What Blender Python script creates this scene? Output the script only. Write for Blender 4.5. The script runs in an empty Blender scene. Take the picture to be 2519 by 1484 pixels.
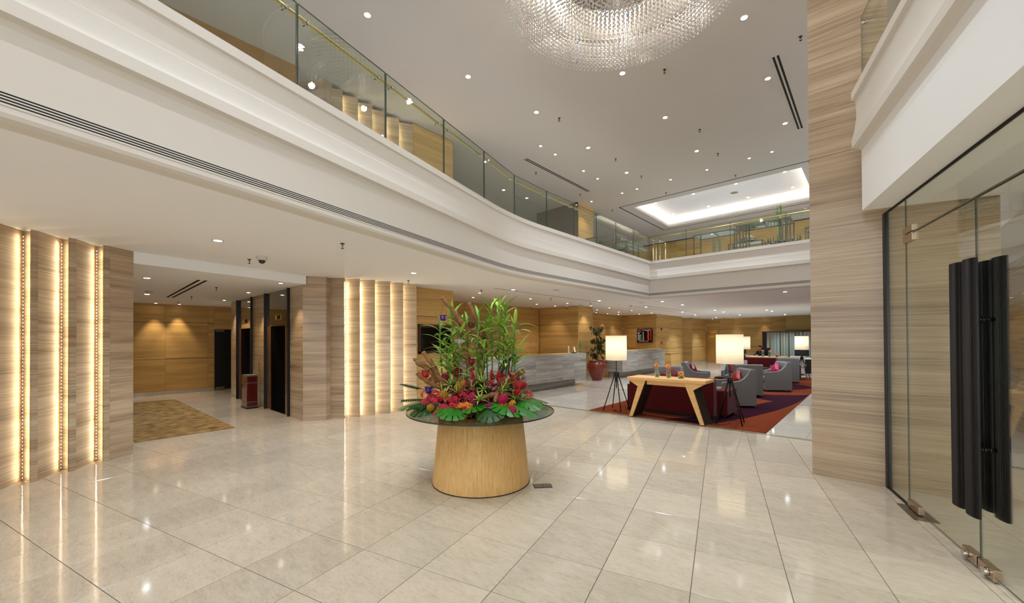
import bpy, bmesh, math, random
from mathutils import Vector, Matrix
random.seed(7)
PI=math.pi; R=math.radians
SC=bpy.context.scene; COL=SC.collection
# ---------------------------------------------------------------- camera
TH=R(14.7)
CAM=Vector((5.074,-8.346,1.7067))
cd=bpy.data.cameras.new('camera'); cam=bpy.data.objects.new('camera',cd); COL.objects.link(cam); SC.camera=cam
yaw=R(27.498)+TH; pit=R(.4578); rol=R(-.3228)
f0=Vector((-math.sin(yaw),math.cos(yaw),0)); r0=Vector((math.cos(yaw),math.sin(yaw),0)); u0=Vector((0,0,1))
FW=f0*math.cos(pit)+u0*math.sin(pit); uu=u0*math.cos(pit)-f0*math.sin(pit)
RT=r0*math.cos(rol)+uu*math.sin(rol); UP=uu*math.cos(rol)-r0*math.sin(rol)
cam.matrix_world=Matrix(((RT.x,UP.x,-FW.x,CAM.x),(RT.y,UP.y,-FW.y,CAM.y),(RT.z,UP.z,-FW.z,CAM.z),(0,0,0,1)))
cd.sensor_width=36; cd.lens=983.5/2519*36; cd.shift_y=85.5/2519; cd.clip_start=.05; cd.clip_end=200
# ---------------------------------------------------------------- world, exposure, light levels
W=bpy.data.worlds.new('world'); SC.world=W; W.use_nodes=True
W.node_tree.nodes['Background'].inputs[0].default_value=(.95,.97,1,1)
W.node_tree.nodes['Background'].inputs[1].default_value=1.6
vs=SC.view_settings; vs.view_transform='Standard'; vs.look='None'; vs.gamma=1; vs.use_curve_mapping=False; vs.exposure=0.38
SC.cycles.use_denoising=True; SC.cycles.max_bounces=8; SC.cycles.diffuse_bounces=4; SC.cycles.glossy_bounces=4; SC.cycles.transparent_max_bounces=24; SC.cycles.transmission_bounces=6
SC.cycles.sample_clamp_indirect=4; SC.cycles.caustics_reflective=False; SC.cycles.caustics_refractive=False
COOL=(.84,.92,1.0); WARM=(1.0,.80,.55); WW=(1,.9,.76)
E_UP=235; E_UPW=60; E_LOW=160; E_LOWW=26; E_LOBW=60; E_LED=24; E_TRAY=14; E_SHADE=3.1; E_CHAND=22
# ---------------------------------------------------------------- helpers
def sr(h):
    h=h.lstrip('#'); c=[int(h[i:i+2],16)/255 for i in (0,2,4)]
    return tuple(x/12.92 if x<=.04045 else ((x+.055)/1.055)**2.4 for x in c)+(1,)
def GX(x,y): return (5.074+x*math.cos(TH)-y*math.sin(TH), -8.346+x*math.sin(TH)+y*math.cos(TH))
def PX(p):
    v=Vector(p)-CAM; z=v.dot(FW)
    if z<.1: return None
    return (1259.5+983.5*v.dot(RT)/z, 827.5-983.5*v.dot(UP)/z, z)
class MB:
    def __init__(s): s.v=[]; s.f=[]; s.sm=[]
    def add(s,vs_,fs,smooth=False):
        o=len(s.v); s.v+=[tuple(x) for x in vs_]
        for f in fs: s.f.append(tuple(i+o for i in f)); s.sm.append(smooth)
        return s
    def box(s,c,d,rz=0,tilt=None):
        hx,hy,hz=d[0]/2,d[1]/2,d[2]/2; P=[]
        m=Matrix.Rotation(rz,3,'Z') if tilt is None else tilt
        for x,y,z in ((-1,-1,-1),(1,-1,-1),(1,1,-1),(-1,1,-1),(-1,-1,1),(1,-1,1),(1,1,1),(-1,1,1)):
            q=m@Vector((x*hx,y*hy,z*hz)); P.append((c[0]+q.x,c[1]+q.y,c[2]+q.z))
        return s.add(P,[(0,3,2,1),(4,5,6,7),(0,1,5,4),(1,2,6,5),(2,3,7,6),(3,0,4,7)])
    def b2(s,x0,x1,y0,y1,z0,z1): return s.box(((x0+x1)/2,(y0+y1)/2,(z0+z1)/2),(abs(x1-x0),abs(y1-y0),abs(z1-z0)))
    def prism(s,poly,z0,z1):
        a=sum(poly[i][0]*poly[(i+1)%len(poly)][1]-poly[(i+1)%len(poly)][0]*poly[i][1] for i in range(len(poly)))
        if a<0: poly=poly[::-1]
        n=len(poly); P=[(x,y,z0) for x,y in poly]+[(x,y,z1) for x,y in poly]
        return s.add(P,[tuple(range(n))[::-1],tuple(range(n,2*n))]+[(i,(i+1)%n,n+(i+1)%n,n+i) for i in range(n)])
    def ext(s,poly,o,ax,ay,az,d):
        """polygon in plane (ax,ay) at o, extruded along az by d"""
        o,ax,ay,az=map(Vector,(o,ax,ay,az)); n=len(poly)
        P=[o+ax*x+ay*y for x,y in poly]; P+=[p+az*d for p in P]
        return s.add(P,[tuple(range(n))[::-1],tuple(range(n,2*n))]+[(i,(i+1)%n,n+(i+1)%n,n+i) for i in range(n)])
    def lathe(s,prof,n=24,c=(0,0,0),smooth=True,sx=1,sy=1,cap=True):
        P=[];k=len(prof)
        for i in range(n):
            a=2*PI*i/n
            for r,z in prof: P.append((c[0]+r*math.cos(a)*sx,c[1]+r*math.sin(a)*sy,c[2]+z))
        F=[]
        for i in range(n):
            j=(i+1)%n
            for q in range(k-1): F.append((i*k+q,j*k+q,j*k+q+1,i*k+q+1))
        s.add(P,F,smooth)
        if cap and prof[0][0]>1e-5: s.f.append(tuple(len(s.v)-n*k+i*k for i in range(n))[::-1]); s.sm.append(False)
        if cap and prof[-1][0]>1e-5: s.f.append(tuple(len(s.v)-n*k+i*k+k-1 for i in range(n))); s.sm.append(False)
        return s
    def tube(s,path,r,n=8,smooth=True,cap=True):
        path=[Vector(p) for p in path]; rr=r if isinstance(r,(list,tuple)) else [r]*len(path)
        P=[];up=None
        for i,p in enumerate(path):
            t=(path[min(i+1,len(path)-1)]-path[max(i-1,0)]).normalized()
            if up is None: up=t.orthogonal().normalized()
            up=(up-t*up.dot(t)); up=up.normalized() if up.length>1e-6 else t.orthogonal().normalized()
            b=t.cross(up)
            for k in range(n):
                a=2*PI*k/n; P.append(p+(up*math.cos(a)+b*math.sin(a))*rr[i])
        F=[(i*n+k,i*n+(k+1)%n,(i+1)*n+(k+1)%n,(i+1)*n+k) for i in range(len(path)-1) for k in range(n)]
        o=len(s.v); s.add(P,F,smooth)
        if cap: s.f+= [tuple(o+k for k in range(n))[::-1],tuple(o+(len(path)-1)*n+k for k in range(n))]; s.sm+=[False,False]
        return s
    def ell(s,c,r,n=10,m=6,rot=None):
        P=[];F=[]
        for i in range(m+1):
            t=PI*i/m
            for k in range(n):
                a=2*PI*k/n; q=Vector((r[0]*math.sin(t)*math.cos(a),r[1]*math.sin(t)*math.sin(a),r[2]*math.cos(t)))
                if rot is not None: q=rot@q
                P.append((c[0]+q.x,c[1]+q.y,c[2]+q.z))
        for i in range(m):
            for k in range(n): F.append((i*n+k,(i+1)*n+k,(i+1)*n+(k+1)%n,i*n+(k+1)%n))
        return s.add(P,F,True)
    def grid(s,fn,nu,nv,smooth=True):
        P=[fn(i/nu,j/nv) for i in range(nu+1) for j in range(nv+1)]
        F=[(i*(nv+1)+j,(i+1)*(nv+1)+j,(i+1)*(nv+1)+j+1,i*(nv+1)+j+1) for i in range(nu) for j in range(nv)]
        return s.add(P,F,smooth)
    def mesh(s,name,mat):
        me=bpy.data.meshes.new(name); me.from_pydata(s.v,[],s.f)
        me.polygons.foreach_set('use_smooth',s.sm); me.update()
        if mat: me.materials.append(mat)
        return me
def obj(name,m,mat=None,parent=None,loc=None,rz=None,bevel=0,seg=2,sub=0):
    me=m.mesh(name,mat) if isinstance(m,MB) else m
    o=bpy.data.objects.new(name,me); COL.objects.link(o)
    if parent: o.parent=parent
    if loc is not None: o.location=loc
    if rz is not None: o.rotation_euler=(0,0,rz)
    if bevel:
        b=o.modifiers.new('bevel','BEVEL'); b.width=bevel; b.segments=seg; b.limit_method='ANGLE'; b.angle_limit=R(40)
    if sub:
        b=o.modifiers.new('sub','SUBSURF'); b.levels=sub; b.render_levels=sub
    return o
def tag(o,label,cat,group=None,kind=None):
    o['label']=label; o['category']=cat
    if group: o['group']=group
    if kind: o['kind']=kind
    return o
def thing(name,label,cat,loc=(0,0,0),rz=0,group=None):
    o=bpy.data.objects.new(name,None); COL.objects.link(o); o.location=loc; o.rotation_euler=(0,0,rz); o.empty_display_size=.05
    return tag(o,label,cat,group)
def struct(name,m=None,mat=None,label=None,cat='wall',**k):
    if m is None:
        o=bpy.data.objects.new(name,None); COL.objects.link(o)
    else: o=obj(name,m,mat,**k)
    o['kind']='structure'
    if label: o['label']=label
    o['category']=cat
    return o
def dup(root,loc=None,rz=None,label=None,group=None):
    kids={}
    for ch in root.children_recursive: kids.setdefault(ch.parent,[]).append(ch)
    def cp(o,par):
        c=o.copy(); COL.objects.link(c)
        if par: c.parent=par
        for ch in kids.get(o,[]): cp(ch,c)
        return c
    r=cp(root,None)
    if loc is not None: r.location=loc
    if rz is not None: r.rotation_euler=(0,0,rz)
    if label: r['label']=label
    if group: r['group']=group
    return r
def spot(loc,e,col,ang=80,blend=.6,rad=.03,tgt=None,parent=None):
    l=bpy.data.lights.new('lamp_light','SPOT'); l.energy=e; l.color=col; l.spot_size=R(ang); l.spot_blend=blend; l.shadow_soft_size=rad
    o=bpy.data.objects.new('lamp_light',l); COL.objects.link(o); o.location=loc
    if tgt is not None: o.rotation_euler=(Vector(tgt)-Vector(loc)).to_track_quat('-Z','Y').to_euler()
    if parent: o.parent=parent
    return o
# ---------------------------------------------------------------- materials
def new(name):
    m=bpy.data.materials.new(name); m.use_nodes=True; nt=m.node_tree; b=nt.nodes['Principled BSDF']; return m,nt,b
def N(nt,t,**k):
    n=nt.nodes.new(t)
    for a,v in k.items():
        if a.startswith('i_'): n.inputs[int(a[2:]) if a[2:].isdigit() else a[2:].replace('_',' ')].default_value=v
        else: setattr(n,a,v)
    return n
def plain(name,c,rough=.5,metal=0,spec=.5,emit=None,es=0,coat=0,alpha=1,trans=0,ior=1.45,sheen=0,bump=0,bs=80,var=0):
    m,nt,b=new(name); c=sr(c) if isinstance(c,str) else tuple(c)+(1,) if len(c)==3 else c
    I=b.inputs; I['Base Color'].default_value=c; I['Roughness'].default_value=rough; I['Metallic'].default_value=metal; I['Specular IOR Level'].default_value=spec
    I['IOR'].default_value=ior; I['Transmission Weight'].default_value=trans; I['Coat Weight'].default_value=coat; I['Sheen Weight'].default_value=sheen
    if emit: I['Emission Color'].default_value=sr(emit) if isinstance(emit,str) else tuple(emit)+(1,); I['Emission Strength'].default_value=es
    if bump or var:
        tc=N(nt,'ShaderNodeTexCoord'); no=N(nt,'ShaderNodeTexNoise'); no.inputs['Scale'].default_value=bs; no.inputs['Detail'].default_value=4
        nt.links.new(tc.outputs['Object'],no.inputs['Vector'])
        if bump:
            bp=N(nt,'ShaderNodeBump'); bp.inputs['Strength'].default_value=bump; bp.inputs['Distance'].default_value=.01
            nt.links.new(no.outputs['Fac'],bp.inputs['Height']); nt.links.new(bp.outputs['Normal'],b.inputs['Normal'])
        if var:
            mx=N(nt,'ShaderNodeHueSaturation'); mx.inputs['Color'].default_value=c
            mr=N(nt,'ShaderNodeMapRange'); mr.inputs[1].default_value=.3; mr.inputs[2].default_value=.7; mr.inputs[3].default_value=1-var; mr.inputs[4].default_value=1+var
            nt.links.new(no.outputs['Fac'],mr.inputs[0]); nt.links.new(mr.outputs[0],mx.inputs['Value']); nt.links.new(mx.outputs[0],b.inputs['Base Color'])
    return m
def ramp(nt,stops):
    r=N(nt,'ShaderNodeValToRGB'); e=r.color_ramp.elements
    while len(e)<len(stops): e.new(.5)
    for x,(p,c) in zip(e,stops): x.position=p; x.color=sr(c) if isinstance(c,str) else c
    return r
def banded(name,cols,sx=.4,sz=9,fz=60,rough=.3,vert=False,plank=0,amt=.35,spec=.4,xdir=None,bump=.05):
    """sedimentary stone or veneer: long streaks along the wall, tight across it"""
    m,nt,b=new(name); L=nt.links.new
    geo=N(nt,'ShaderNodeNewGeometry'); oi=N(nt,'ShaderNodeObjectInfo')
    tc=N(nt,'ShaderNodeTexCoord')
    src=tc.outputs['Object'] if vert else geo.outputs['Position']
    ad=N(nt,'ShaderNodeVectorMath',operation='ADD'); cm=N(nt,'ShaderNodeCombineXYZ')
    ml=N(nt,'ShaderNodeMath',operation='MULTIPLY'); ml.inputs[1].default_value=7.3
    L(oi.outputs['Random'],ml.inputs[0]); L(ml.outputs[0],cm.inputs[2]); L(ml.outputs[0],cm.inputs[0]); L(src,ad.inputs[0]); L(cm.outputs[0],ad.inputs[1])
    def nz(scale,det,dist):
        mp=N(nt,'ShaderNodeMapping'); mp.inputs['Scale'].default_value=scale
        n=N(nt,'ShaderNodeTexNoise'); n.inputs['Scale'].default_value=1; n.inputs['Detail'].default_value=det; n.inputs['Roughness'].default_value=.6; n.inputs['Distortion'].default_value=dist
        L(ad.outputs[0],mp.inputs['Vector']); L(mp.outputs[0],n.inputs['Vector']); return n.outputs['Fac']
    s1=(sz,sz,sx) if vert else (sx,sx,sz); s2=(fz,fz,sx*2) if vert else (sx*3,sx*3,fz)
    a=nz(s1,5,.5); c=nz(s2,3,.3)
    mx=N(nt,'ShaderNodeMix'); mx.inputs[0].default_value=amt; L(a,mx.inputs[2]); L(c,mx.inputs[3]); fac=mx.outputs[0]
    rp=ramp(nt,cols); L(fac,rp.inputs[0]); out=rp.outputs[0]
    if plank:
        sp=N(nt,'ShaderNodeSeparateXYZ'); L(geo.outputs['Position'],sp.inputs[0])
        dv=N(nt,'ShaderNodeMath',operation='DIVIDE'); dv.inputs[1].default_value=plank; L(sp.outputs[2],dv.inputs[0])
        fl=N(nt,'ShaderNodeMath',operation='FLOOR'); L(dv.outputs[0],fl.inputs[0])
        a2=N(nt,'ShaderNodeMath',operation='ADD'); L(fl.outputs[0],a2.inputs[0]); L(ml.outputs[0],a2.inputs[1])
        wn=N(nt,'ShaderNodeTexWhiteNoise',noise_dimensions='1D'); L(a2.outputs[0],wn.inputs['W'])
        mr=N(nt,'ShaderNodeMapRange'); mr.inputs[3].default_value=.86; mr.inputs[4].default_value=1.1; L(wn.outputs[0],mr.inputs[0])
        hs=N(nt,'ShaderNodeHueSaturation'); L(out,hs.inputs['Color']); L(mr.outputs[0],hs.inputs['Value']); out=hs.outputs[0]
    L(out,b.inputs['Base Color']); b.inputs['Roughness'].default_value=rough; b.inputs['Specular IOR Level'].default_value=spec
    if bump:
        bp=N(nt,'ShaderNodeBump'); bp.inputs['Strength'].default_value=bump; bp.inputs['Distance'].default_value=.01; L(fac,bp.inputs['Height']); L(bp.outputs[0],b.inputs['Normal'])
    return m
def marble(name,c0,c1,c2,rough=.06):
    m,nt,b=new(name); L=nt.links.new
    geo=N(nt,'ShaderNodeNewGeometry'); oi=N(nt,'ShaderNodeObjectInfo')
    sm=N(nt,'ShaderNodeMath',operation='ADD'); L(oi.outputs['Random'],sm.inputs[0]); L(geo.outputs['Random Per Island'],sm.inputs[1])
    fr=N(nt,'ShaderNodeMath',operation='FRACT'); L(sm.outputs[0],fr.inputs[0])
    cm=N(nt,'ShaderNodeCombineXYZ'); ml=N(nt,'ShaderNodeMath',operation='MULTIPLY'); ml.inputs[1].default_value=31; L(fr.outputs[0],ml.inputs[0]); L(ml.outputs[0],cm.inputs[2])
    ad=N(nt,'ShaderNodeVectorMath',operation='ADD'); L(geo.outputs['Position'],ad.inputs[0]); L(cm.outputs[0],ad.inputs[1])
    mp=N(nt,'ShaderNodeMapping'); mp.inputs['Rotation'].default_value=(0,0,-TH); mp.inputs['Scale'].default_value=(5,15,1); L(ad.outputs[0],mp.inputs['Vector'])
    n1=N(nt,'ShaderNodeTexNoise'); n1.inputs['Scale'].default_value=1; n1.inputs['Detail'].default_value=6; n1.inputs['Roughness'].default_value=.65; L(mp.outputs[0],n1.inputs['Vector'])
    n2=N(nt,'ShaderNodeTexNoise'); n2.inputs['Scale'].default_value=4.5; n2.inputs['Detail'].default_value=4; L(mp.outputs[0],n2.inputs['Vector'])
    mx=N(nt,'ShaderNodeMix'); mx.inputs[0].default_value=.45; L(n1.outputs['Fac'],mx.inputs[2]); L(n2.outputs['Fac'],mx.inputs[3])
    rp=ramp(nt,[(.3,c0),(.44,c1),(.62,c2)]); L(mx.outputs[0],rp.inputs[0])
    mr=N(nt,'ShaderNodeMapRange'); mr.inputs[3].default_value=.88; mr.inputs[4].default_value=1.05; L(fr.outputs[0],mr.inputs[0])
    hs=N(nt,'ShaderNodeHueSaturation'); L(rp.outputs[0],hs.inputs['Color']); L(mr.outputs[0],hs.inputs['Value'])
    L(hs.outputs[0],b.inputs['Base Color']); b.inputs['Roughness'].default_value=rough; b.inputs['Specular IOR Level'].default_value=.5
    return m
def thin_glass(name,tint,boost=1.0):
    m,nt,b=new(name); nt.nodes.remove(b); L=nt.links.new; o=nt.nodes['Material Output']
    t=N(nt,'ShaderNodeBsdfTransparent'); t.inputs[0].default_value=sr(tint); g=N(nt,'ShaderNodeBsdfGlossy'); g.inputs['Roughness'].default_value=.0; g.inputs['Color'].default_value=(.95,.97,.95,1)
    lw=N(nt,'ShaderNodeLayerWeight'); lw.inputs[0].default_value=.5; pw=N(nt,'ShaderNodeMath',operation='POWER'); pw.inputs[1].default_value=5; L(lw.outputs['Facing'],pw.inputs[0])
    mm=N(nt,'ShaderNodeMath',operation='MULTIPLY_ADD',use_clamp=True); mm.inputs[1].default_value=.95*boost; mm.inputs[2].default_value=.042*boost; L(pw.outputs[0],mm.inputs[0])
    x=N(nt,'ShaderNodeMixShader'); L(mm.outputs[0],x.inputs[0]); L(t.outputs[0],x.inputs[1]); L(g.outputs[0],x.inputs[2]); L(x.outputs[0],o.inputs[0]); return m
def emis(name,c,s):
    m,nt,b=new(name); nt.nodes.remove(b); e=N(nt,'ShaderNodeEmission'); e.inputs[0].default_value=tuple(c)+(1,); e.inputs[1].default_value=s
    nt.links.new(e.outputs[0],nt.nodes['Material Output'].inputs[0]); return m
def shade_mat(name,c,tr=.5):
    m,nt,b=new(name); nt.nodes.remove(b); L=nt.links.new
    d=N(nt,'ShaderNodeBsdfDiffuse'); d.inputs[0].default_value=sr(c); t=N(nt,'ShaderNodeBsdfTranslucent'); t.inputs[0].default_value=sr(c)
    x=N(nt,'ShaderNodeMixShader'); x.inputs[0].default_value=tr; L(d.outputs[0],x.inputs[1]); L(t.outputs[0],x.inputs[2]); L(x.outputs[0],nt.nodes['Material Output'].inputs[0]); return m
STONE=banded('travertine',[(.30,'#786655'),(.42,'#9d876e'),(.5,'#b19a7f'),(.58,'#bea88c'),(.7,'#cfbb9f')],sx=.3,sz=7,fz=75,rough=.16,amt=.52)
STONEG=banded('grey_travertine',[(.32,'#6f6a66'),(.45,'#959089'),(.55,'#aaa59d'),(.68,'#bdb8b0')],sx=.4,sz=9,fz=55,rough=.25,amt=.45)
WOOD=banded('oak_veneer',[(.30,'#b3874a'),(.45,'#c49d5e'),(.55,'#cea869'),(.7,'#dbb87c')],sx=.5,sz=14,fz=110,rough=.42,amt=.6,plank=.118,spec=.3)
WOODT=banded('oak_table',[(.30,'#b98d4e'),(.45,'#cda163'),(.55,'#d6ac6f'),(.7,'#dfb97f')],sx=1.2,sz=40,fz=130,rough=.4,amt=.5,vert=True,spec=.3)
BEECH=banded('beech',[(.3,'#cf9f60'),(.5,'#dfb275'),(.7,'#e8c188')],sx=2,sz=30,fz=120,rough=.4,amt=.5,spec=.3)
PLASTER=plain('white_plaster','#dcd6cd',.75,bump=.03,bs=3,spec=.2)
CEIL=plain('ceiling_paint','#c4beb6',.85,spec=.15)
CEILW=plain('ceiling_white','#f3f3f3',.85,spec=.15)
MARB=marble('floor_marble','#b1a38e','#c1b39e','#ccbeaa',.08)
MARBL=marble('lounge_marble','#a89e8f','#bdb4a7','#cbc3b7',.06)
GROUT=plain('grout','#6e6454',.6)
BORD=plain('border_marble','#8b7a5c',.1,var=.12,bs=9)
GLASS=thin_glass('clear_glass','#f1f5f0',1.9)
GLASSD=thin_glass('door_glass','#f6f8f4',1.0)
GLASST=thin_glass('table_glass','#e6efe8',1.0)
GEDGE=plain('glass_edge','#3c4a42',.15,spec=.6)
BLACK=plain('black','#0b0a09',.35)
BLACKM=plain('black_metal','#14110f',.35,metal=.0,spec=.5)
BRONZE=plain('dark_bronze','#140d09',.3,metal=.25)
BRZM=plain('bronze_mirror','#3f2c18',.08,spec=1,coat=1)
BRZ2=plain('bronze_panel','#6e4420',.2,spec=.8,coat=.5)
CHROME=plain('chrome','#c9c5be',.12,metal=1)
STEEL=plain('brushed_steel','#8f897e',.3,metal=.9)
BRASS=plain('pale_brass_rail','#c2ab6a',.3,metal=.55)
DARK=plain('dark_slot','#15120f',.8)
EC=emis('cool_lamp',COOL,26); EW=emis('warm_lamp',(1,.86,.66),16)
LED=emis('led_dots',(1,.87,.6),E_LED*7); TRAYL=emis('cove_tube',(1,.9,.76),E_TRAY)
# ================================================================ FLOOR
def clip(poly,n,d):
    """keep n.p<=d"""
    out=[]
    for i in range(len(poly)):
        a,b=poly[i],poly[(i+1)%len(poly)]; da=n[0]*a[0]+n[1]*a[1]-d; db=n[0]*b[0]+n[1]*b[1]-d
        if da<=0: out.append(a)
        if (da<0)!=(db<0):
            t=da/(da-db); out.append((a[0]+(b[0]-a[0])*t,a[1]+(b[1]-a[1])*t))
    return out
floor=struct('floor',None,label='polished beige marble floor laid in square tiles',cat='floor')
obj('floor_bed',MB().b2(-17,17,-18,25,-.08,-.006),GROUT,floor)
T=.6; S0=(-.192,2.944); cand=[]; small=[]
for i in range(-34,24):
    for j in range(-16,20):
        x0=S0[0]+i*T; y0=S0[1]+j*T; c=GX(x0+T/2,y0+T/2)
        if c[1]>.35 or c[0]<-14 or c[0]>15 or c[1]<-17: continue
        g=.0022; pl=[GX(x0+g,y0+g),GX(x0+T-g,y0+g),GX(x0+T-g,y0+T-g),GX(x0+g,y0+T-g)]
        cut=clip(pl,(0,1),-.14)
        if len(cut)<3: continue
        p=PX((c[0],c[1],0)); vis=p and -150<p[0]<2670 and p[1]<1650
        if c[0]<-4.2 and c[1]<-7.3 : vis=False
        if c[0]>4.5 and c[1]>-2: vis=False
        cand.append((vis and p[2] or 999,cut,pl is None or len(cut)!=4 or abs(cut[0][1]-pl[0][1])>1e-6 or max(q[1] for q in pl)>-.14,c))
cand.sort(key=lambda t:t[0])
h=T/2-.0022; full=MB().add([(-h,-h,-.02),(h,-h,-.02),(h,h,-.02),(-h,h,-.02),(-h,-h,-.0015),(h,-h,-.0015),(h,h,-.0015),(-h,h,-.0015),(-h+.0015,-h+.0015,0),(h-.0015,-h+.0015,0),(h-.0015,h-.0015,0),(-h+.0015,h-.0015,0)],
   [(0,1,5,4),(1,2,6,5),(2,3,7,6),(3,0,4,7),(4,5,9,8),(5,6,10,9),(6,7,11,10),(7,4,8,11),(8,9,10,11)]).mesh('tile',MARB)
rest=MB()
for k,(z,poly,cutq,c) in enumerate(cand):
    if k<290 and z<900:
        if cutq: obj('tile',MB().prism(poly,-.02,0),MARB,floor)
        else: obj('tile',full,None,floor,loc=(c[0],c[1],0),rz=TH)
    else: rest.prism(poly,-.02,0)
o=obj('tile_field',rest,MARB,floor); o['kind']='stuff'
rest=MB(); g=.002
def lounge(u0,v0):
    rest.b2(u0+g,u0+T-g,v0+g,v0+T-g,-.02,0)
for i in range(-10,16):
    for j in range(-1,40):
        u0=i*T; v0=-.02+j*T
        if v0<-.03: continue
        if v0<4.08<v0+T or abs(v0+T/2-4.1)<.31: 
            pass
        lounge(u0,v0)
o=obj('tile_field',rest,MARBL,floor); o['kind']='stuff'
struct('trim_1',MB().b2(-6,4.45,-.135,-.025,-.02,.0005),BORD,'brown marble border strip in front of the lounge rug','trim')
struct('trim_2',MB().b2(-3.4,7,4.04,4.12,-.004,.0012),BORD,'brown marble border strip crossing the lounge floor','trim')
# ================================================================ CEILINGS
H=3.083; HU=7.307
m=MB(); tu0,tu1,tv0,tv1=-2.49,3.35,7.77,11.77
m.b2(-9,9,-17,tv0,HU,HU+.08).b2(-9,9,tv1,24,HU,HU+.08).b2(-9,tu0,tv0,tv1,HU,HU+.08).b2(tu1,9,tv0,tv1,HU,HU+.08)
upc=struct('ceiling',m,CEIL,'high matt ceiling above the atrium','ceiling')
m=MB(); k=.32; m.b2(tu0-k,tu1+k,tv0-k,tv1+k,HU+.40,HU+.46).b2(tu0-k-.05,tu0-k,tv0-k,tv1+k,HU+.08,HU+.42).b2(tu1+k,tu1+k+.05,tv0-k,tv1+k,HU+.08,HU+.42).b2(tu0-k,tu1+k,tv0-k-.05,tv0-k,HU+.08,HU+.42).b2(tu0-k,tu1+k,tv1+k,tv1+k+.05,HU+.08,HU+.42)
obj('light_tray',m,CEILW,upc)
m=MB()
m.b2(tu0-.02,tu0,tv0-.02,tv1+.02,HU+.081,HU+.14).b2(tu1,tu1+.02,tv0-.02,tv1+.02,HU+.081,HU+.14).b2(tu0,tu1,tv0-.02,tv0,HU+.081,HU+.14).b2(tu0,tu1,tv1,tv1+.02,HU+.081,HU+.14)
obj('tray_lip',m,CEILW,upc)
for a in ((tu0-.22,tu0-.17,tv0,tv1),(tu1+.17,tu1+.22,tv0,tv1),(tu0,tu1,tv0-.22,tv0-.17),(tu0,tu1,tv1+.17,tv1+.22)):
    obj('cove_light',MB().b2(*a,HU+.09,HU+.12),TRAYL,upc)
gu0,gu1,gv0,gv1=-2.95,3.62,7.3,12.2
m=MB()
for a in ((gu0,gu0+.05,gv0,gv1),(gu1-.05,gu1,gv0,gv1),(gu0,gu1,gv0,gv0+.05),(gu0,gu1,gv1-.05,gv1)): m.b2(*a,HU-.002,HU+.01)
struct('trim_3',m,DARK,'dark groove framing the lit ceiling tray','trim')
# edge path of the balcony (lip line)
def arc(p0,pc,p1,n=7):
    out=[]
    for i in range(n+1):
        t=i/n; out.append(tuple((1-t)**2*p0[k]+2*t*(1-t)*pc[k]+t*t*p1[k] for k in (0,1)))
    return out
A0=GX(-3.78,-5.0); A1=(-.575,-2.02)
dd=Vector((A1[0]-A0[0],A1[1]-A0[1])).normalized()
EDGE=[A0]+arc((A1[0]-dd.x*.9,A1[1]-dd.y*.9),A1,(A1[0]-.0,A1[1]+.9))+[(-.53,4.85),(9,4.85)]
EDGER=[GX(1.33,-5.0),GX(1.33,5.735)]
def offs(path,o):
    """shift to the left of travel by o (away from the void on the left run)"""
    out=[];n=len(path)
    for i,p in enumerate(path):
        d0=Vector(path[i])-Vector(path[i-1]) if i else None; d1=Vector(path[i+1])-Vector(path[i]) if i<n-1 else None
        d0=d0.normalized() if d0 else d1.normalized(); d1=d1.normalized() if d1 else d0
        n0=Vector((-d0.y,d0.x)); n1=Vector((-d1.y,d1.x)); nn=(n0+n1); nn/=nn.length; k=1/max(.3,nn.dot(n0))
        out.append((p[0]+nn.x*o*k,p[1]+nn.y*o*k))
    return out
def sweep(m,path,prof,smooth=False,closed=False):
    rows=[[(x,y,z) for x,y in offs(path,o)] for o,z in prof]; n=len(path)
    P=[q for r in rows for q in r]; F=[]; k=len(prof)
    for a in range(k if closed else k-1):
        b=(a+1)%k
        for i in range(n-1): F.append((a*n+i,a*n+i+1,b*n+i+1,b*n+i))
    return m.add(P,F,smooth)
def cove(a,b,n,bulge):
    out=[]
    for i in range(n+1):
        t=i/n; out.append((a[0]+(b[0]-a[0])*t+bulge*math.sin(PI*t),a[1]+(b[1]-a[1])*t))
    return out
PROF=[(.5,4.335),(0,4.335),(0,4.245),(.03,4.235)]+cove((.03,4.225),(.04,4.01),6,.006)+cove((.035,4.0),(.0,3.80),6,.006)+[(0,3.705),(.06,3.695)]+cove((.09,3.66),(.10,3.13),2,0)+[(.115,3.105),(.16,3.09),(.27,H)]
fas=struct('wall_balcony',sweep(MB(),EDGE,PROF),PLASTER,'white stepped plaster balcony front sweeping along the atrium')
for q in fas.data.polygons: q.use_smooth=False
sl=offs(EDGE,.27)
struct('ceiling',MB().prism(sl+[(9,24),(-14,24),(-14,-16),(sl[0][0],-16)],H,4.0),CEILW,'white ceiling under the balcony over the lower lobby','ceiling')
# linear slot diffuser in the fascia
dif=thing('linear_air_diffuser','long linear slot air diffuser set in the white balcony front','air diffuser')
sp=EDGE
for k in range(4):
    z=3.252-k*.019; sweepm=sweep(MB(),sp,[(.0925,z),(.0925,z-.0095)])
    obj('slot',sweepm,DARK,dif)
obj('frame',sweep(MB(),sp,[(.096,3.266),(.0935,3.266),(.0935,3.172),(.096,3.172)]),PLASTER,dif)
# lobby ceiling
struct('ceiling',MB().prism([(-3.285,-7.72),(-3.85,-5.0),(-9.5,-5.0),(-9.5,-3.4),(-12.3,-3.4),(-12.3,-9.6),(-4.6,-9.2)],2.903,H-.001),CEILW,'lower white ceiling over the lift lobby','ceiling')
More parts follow.
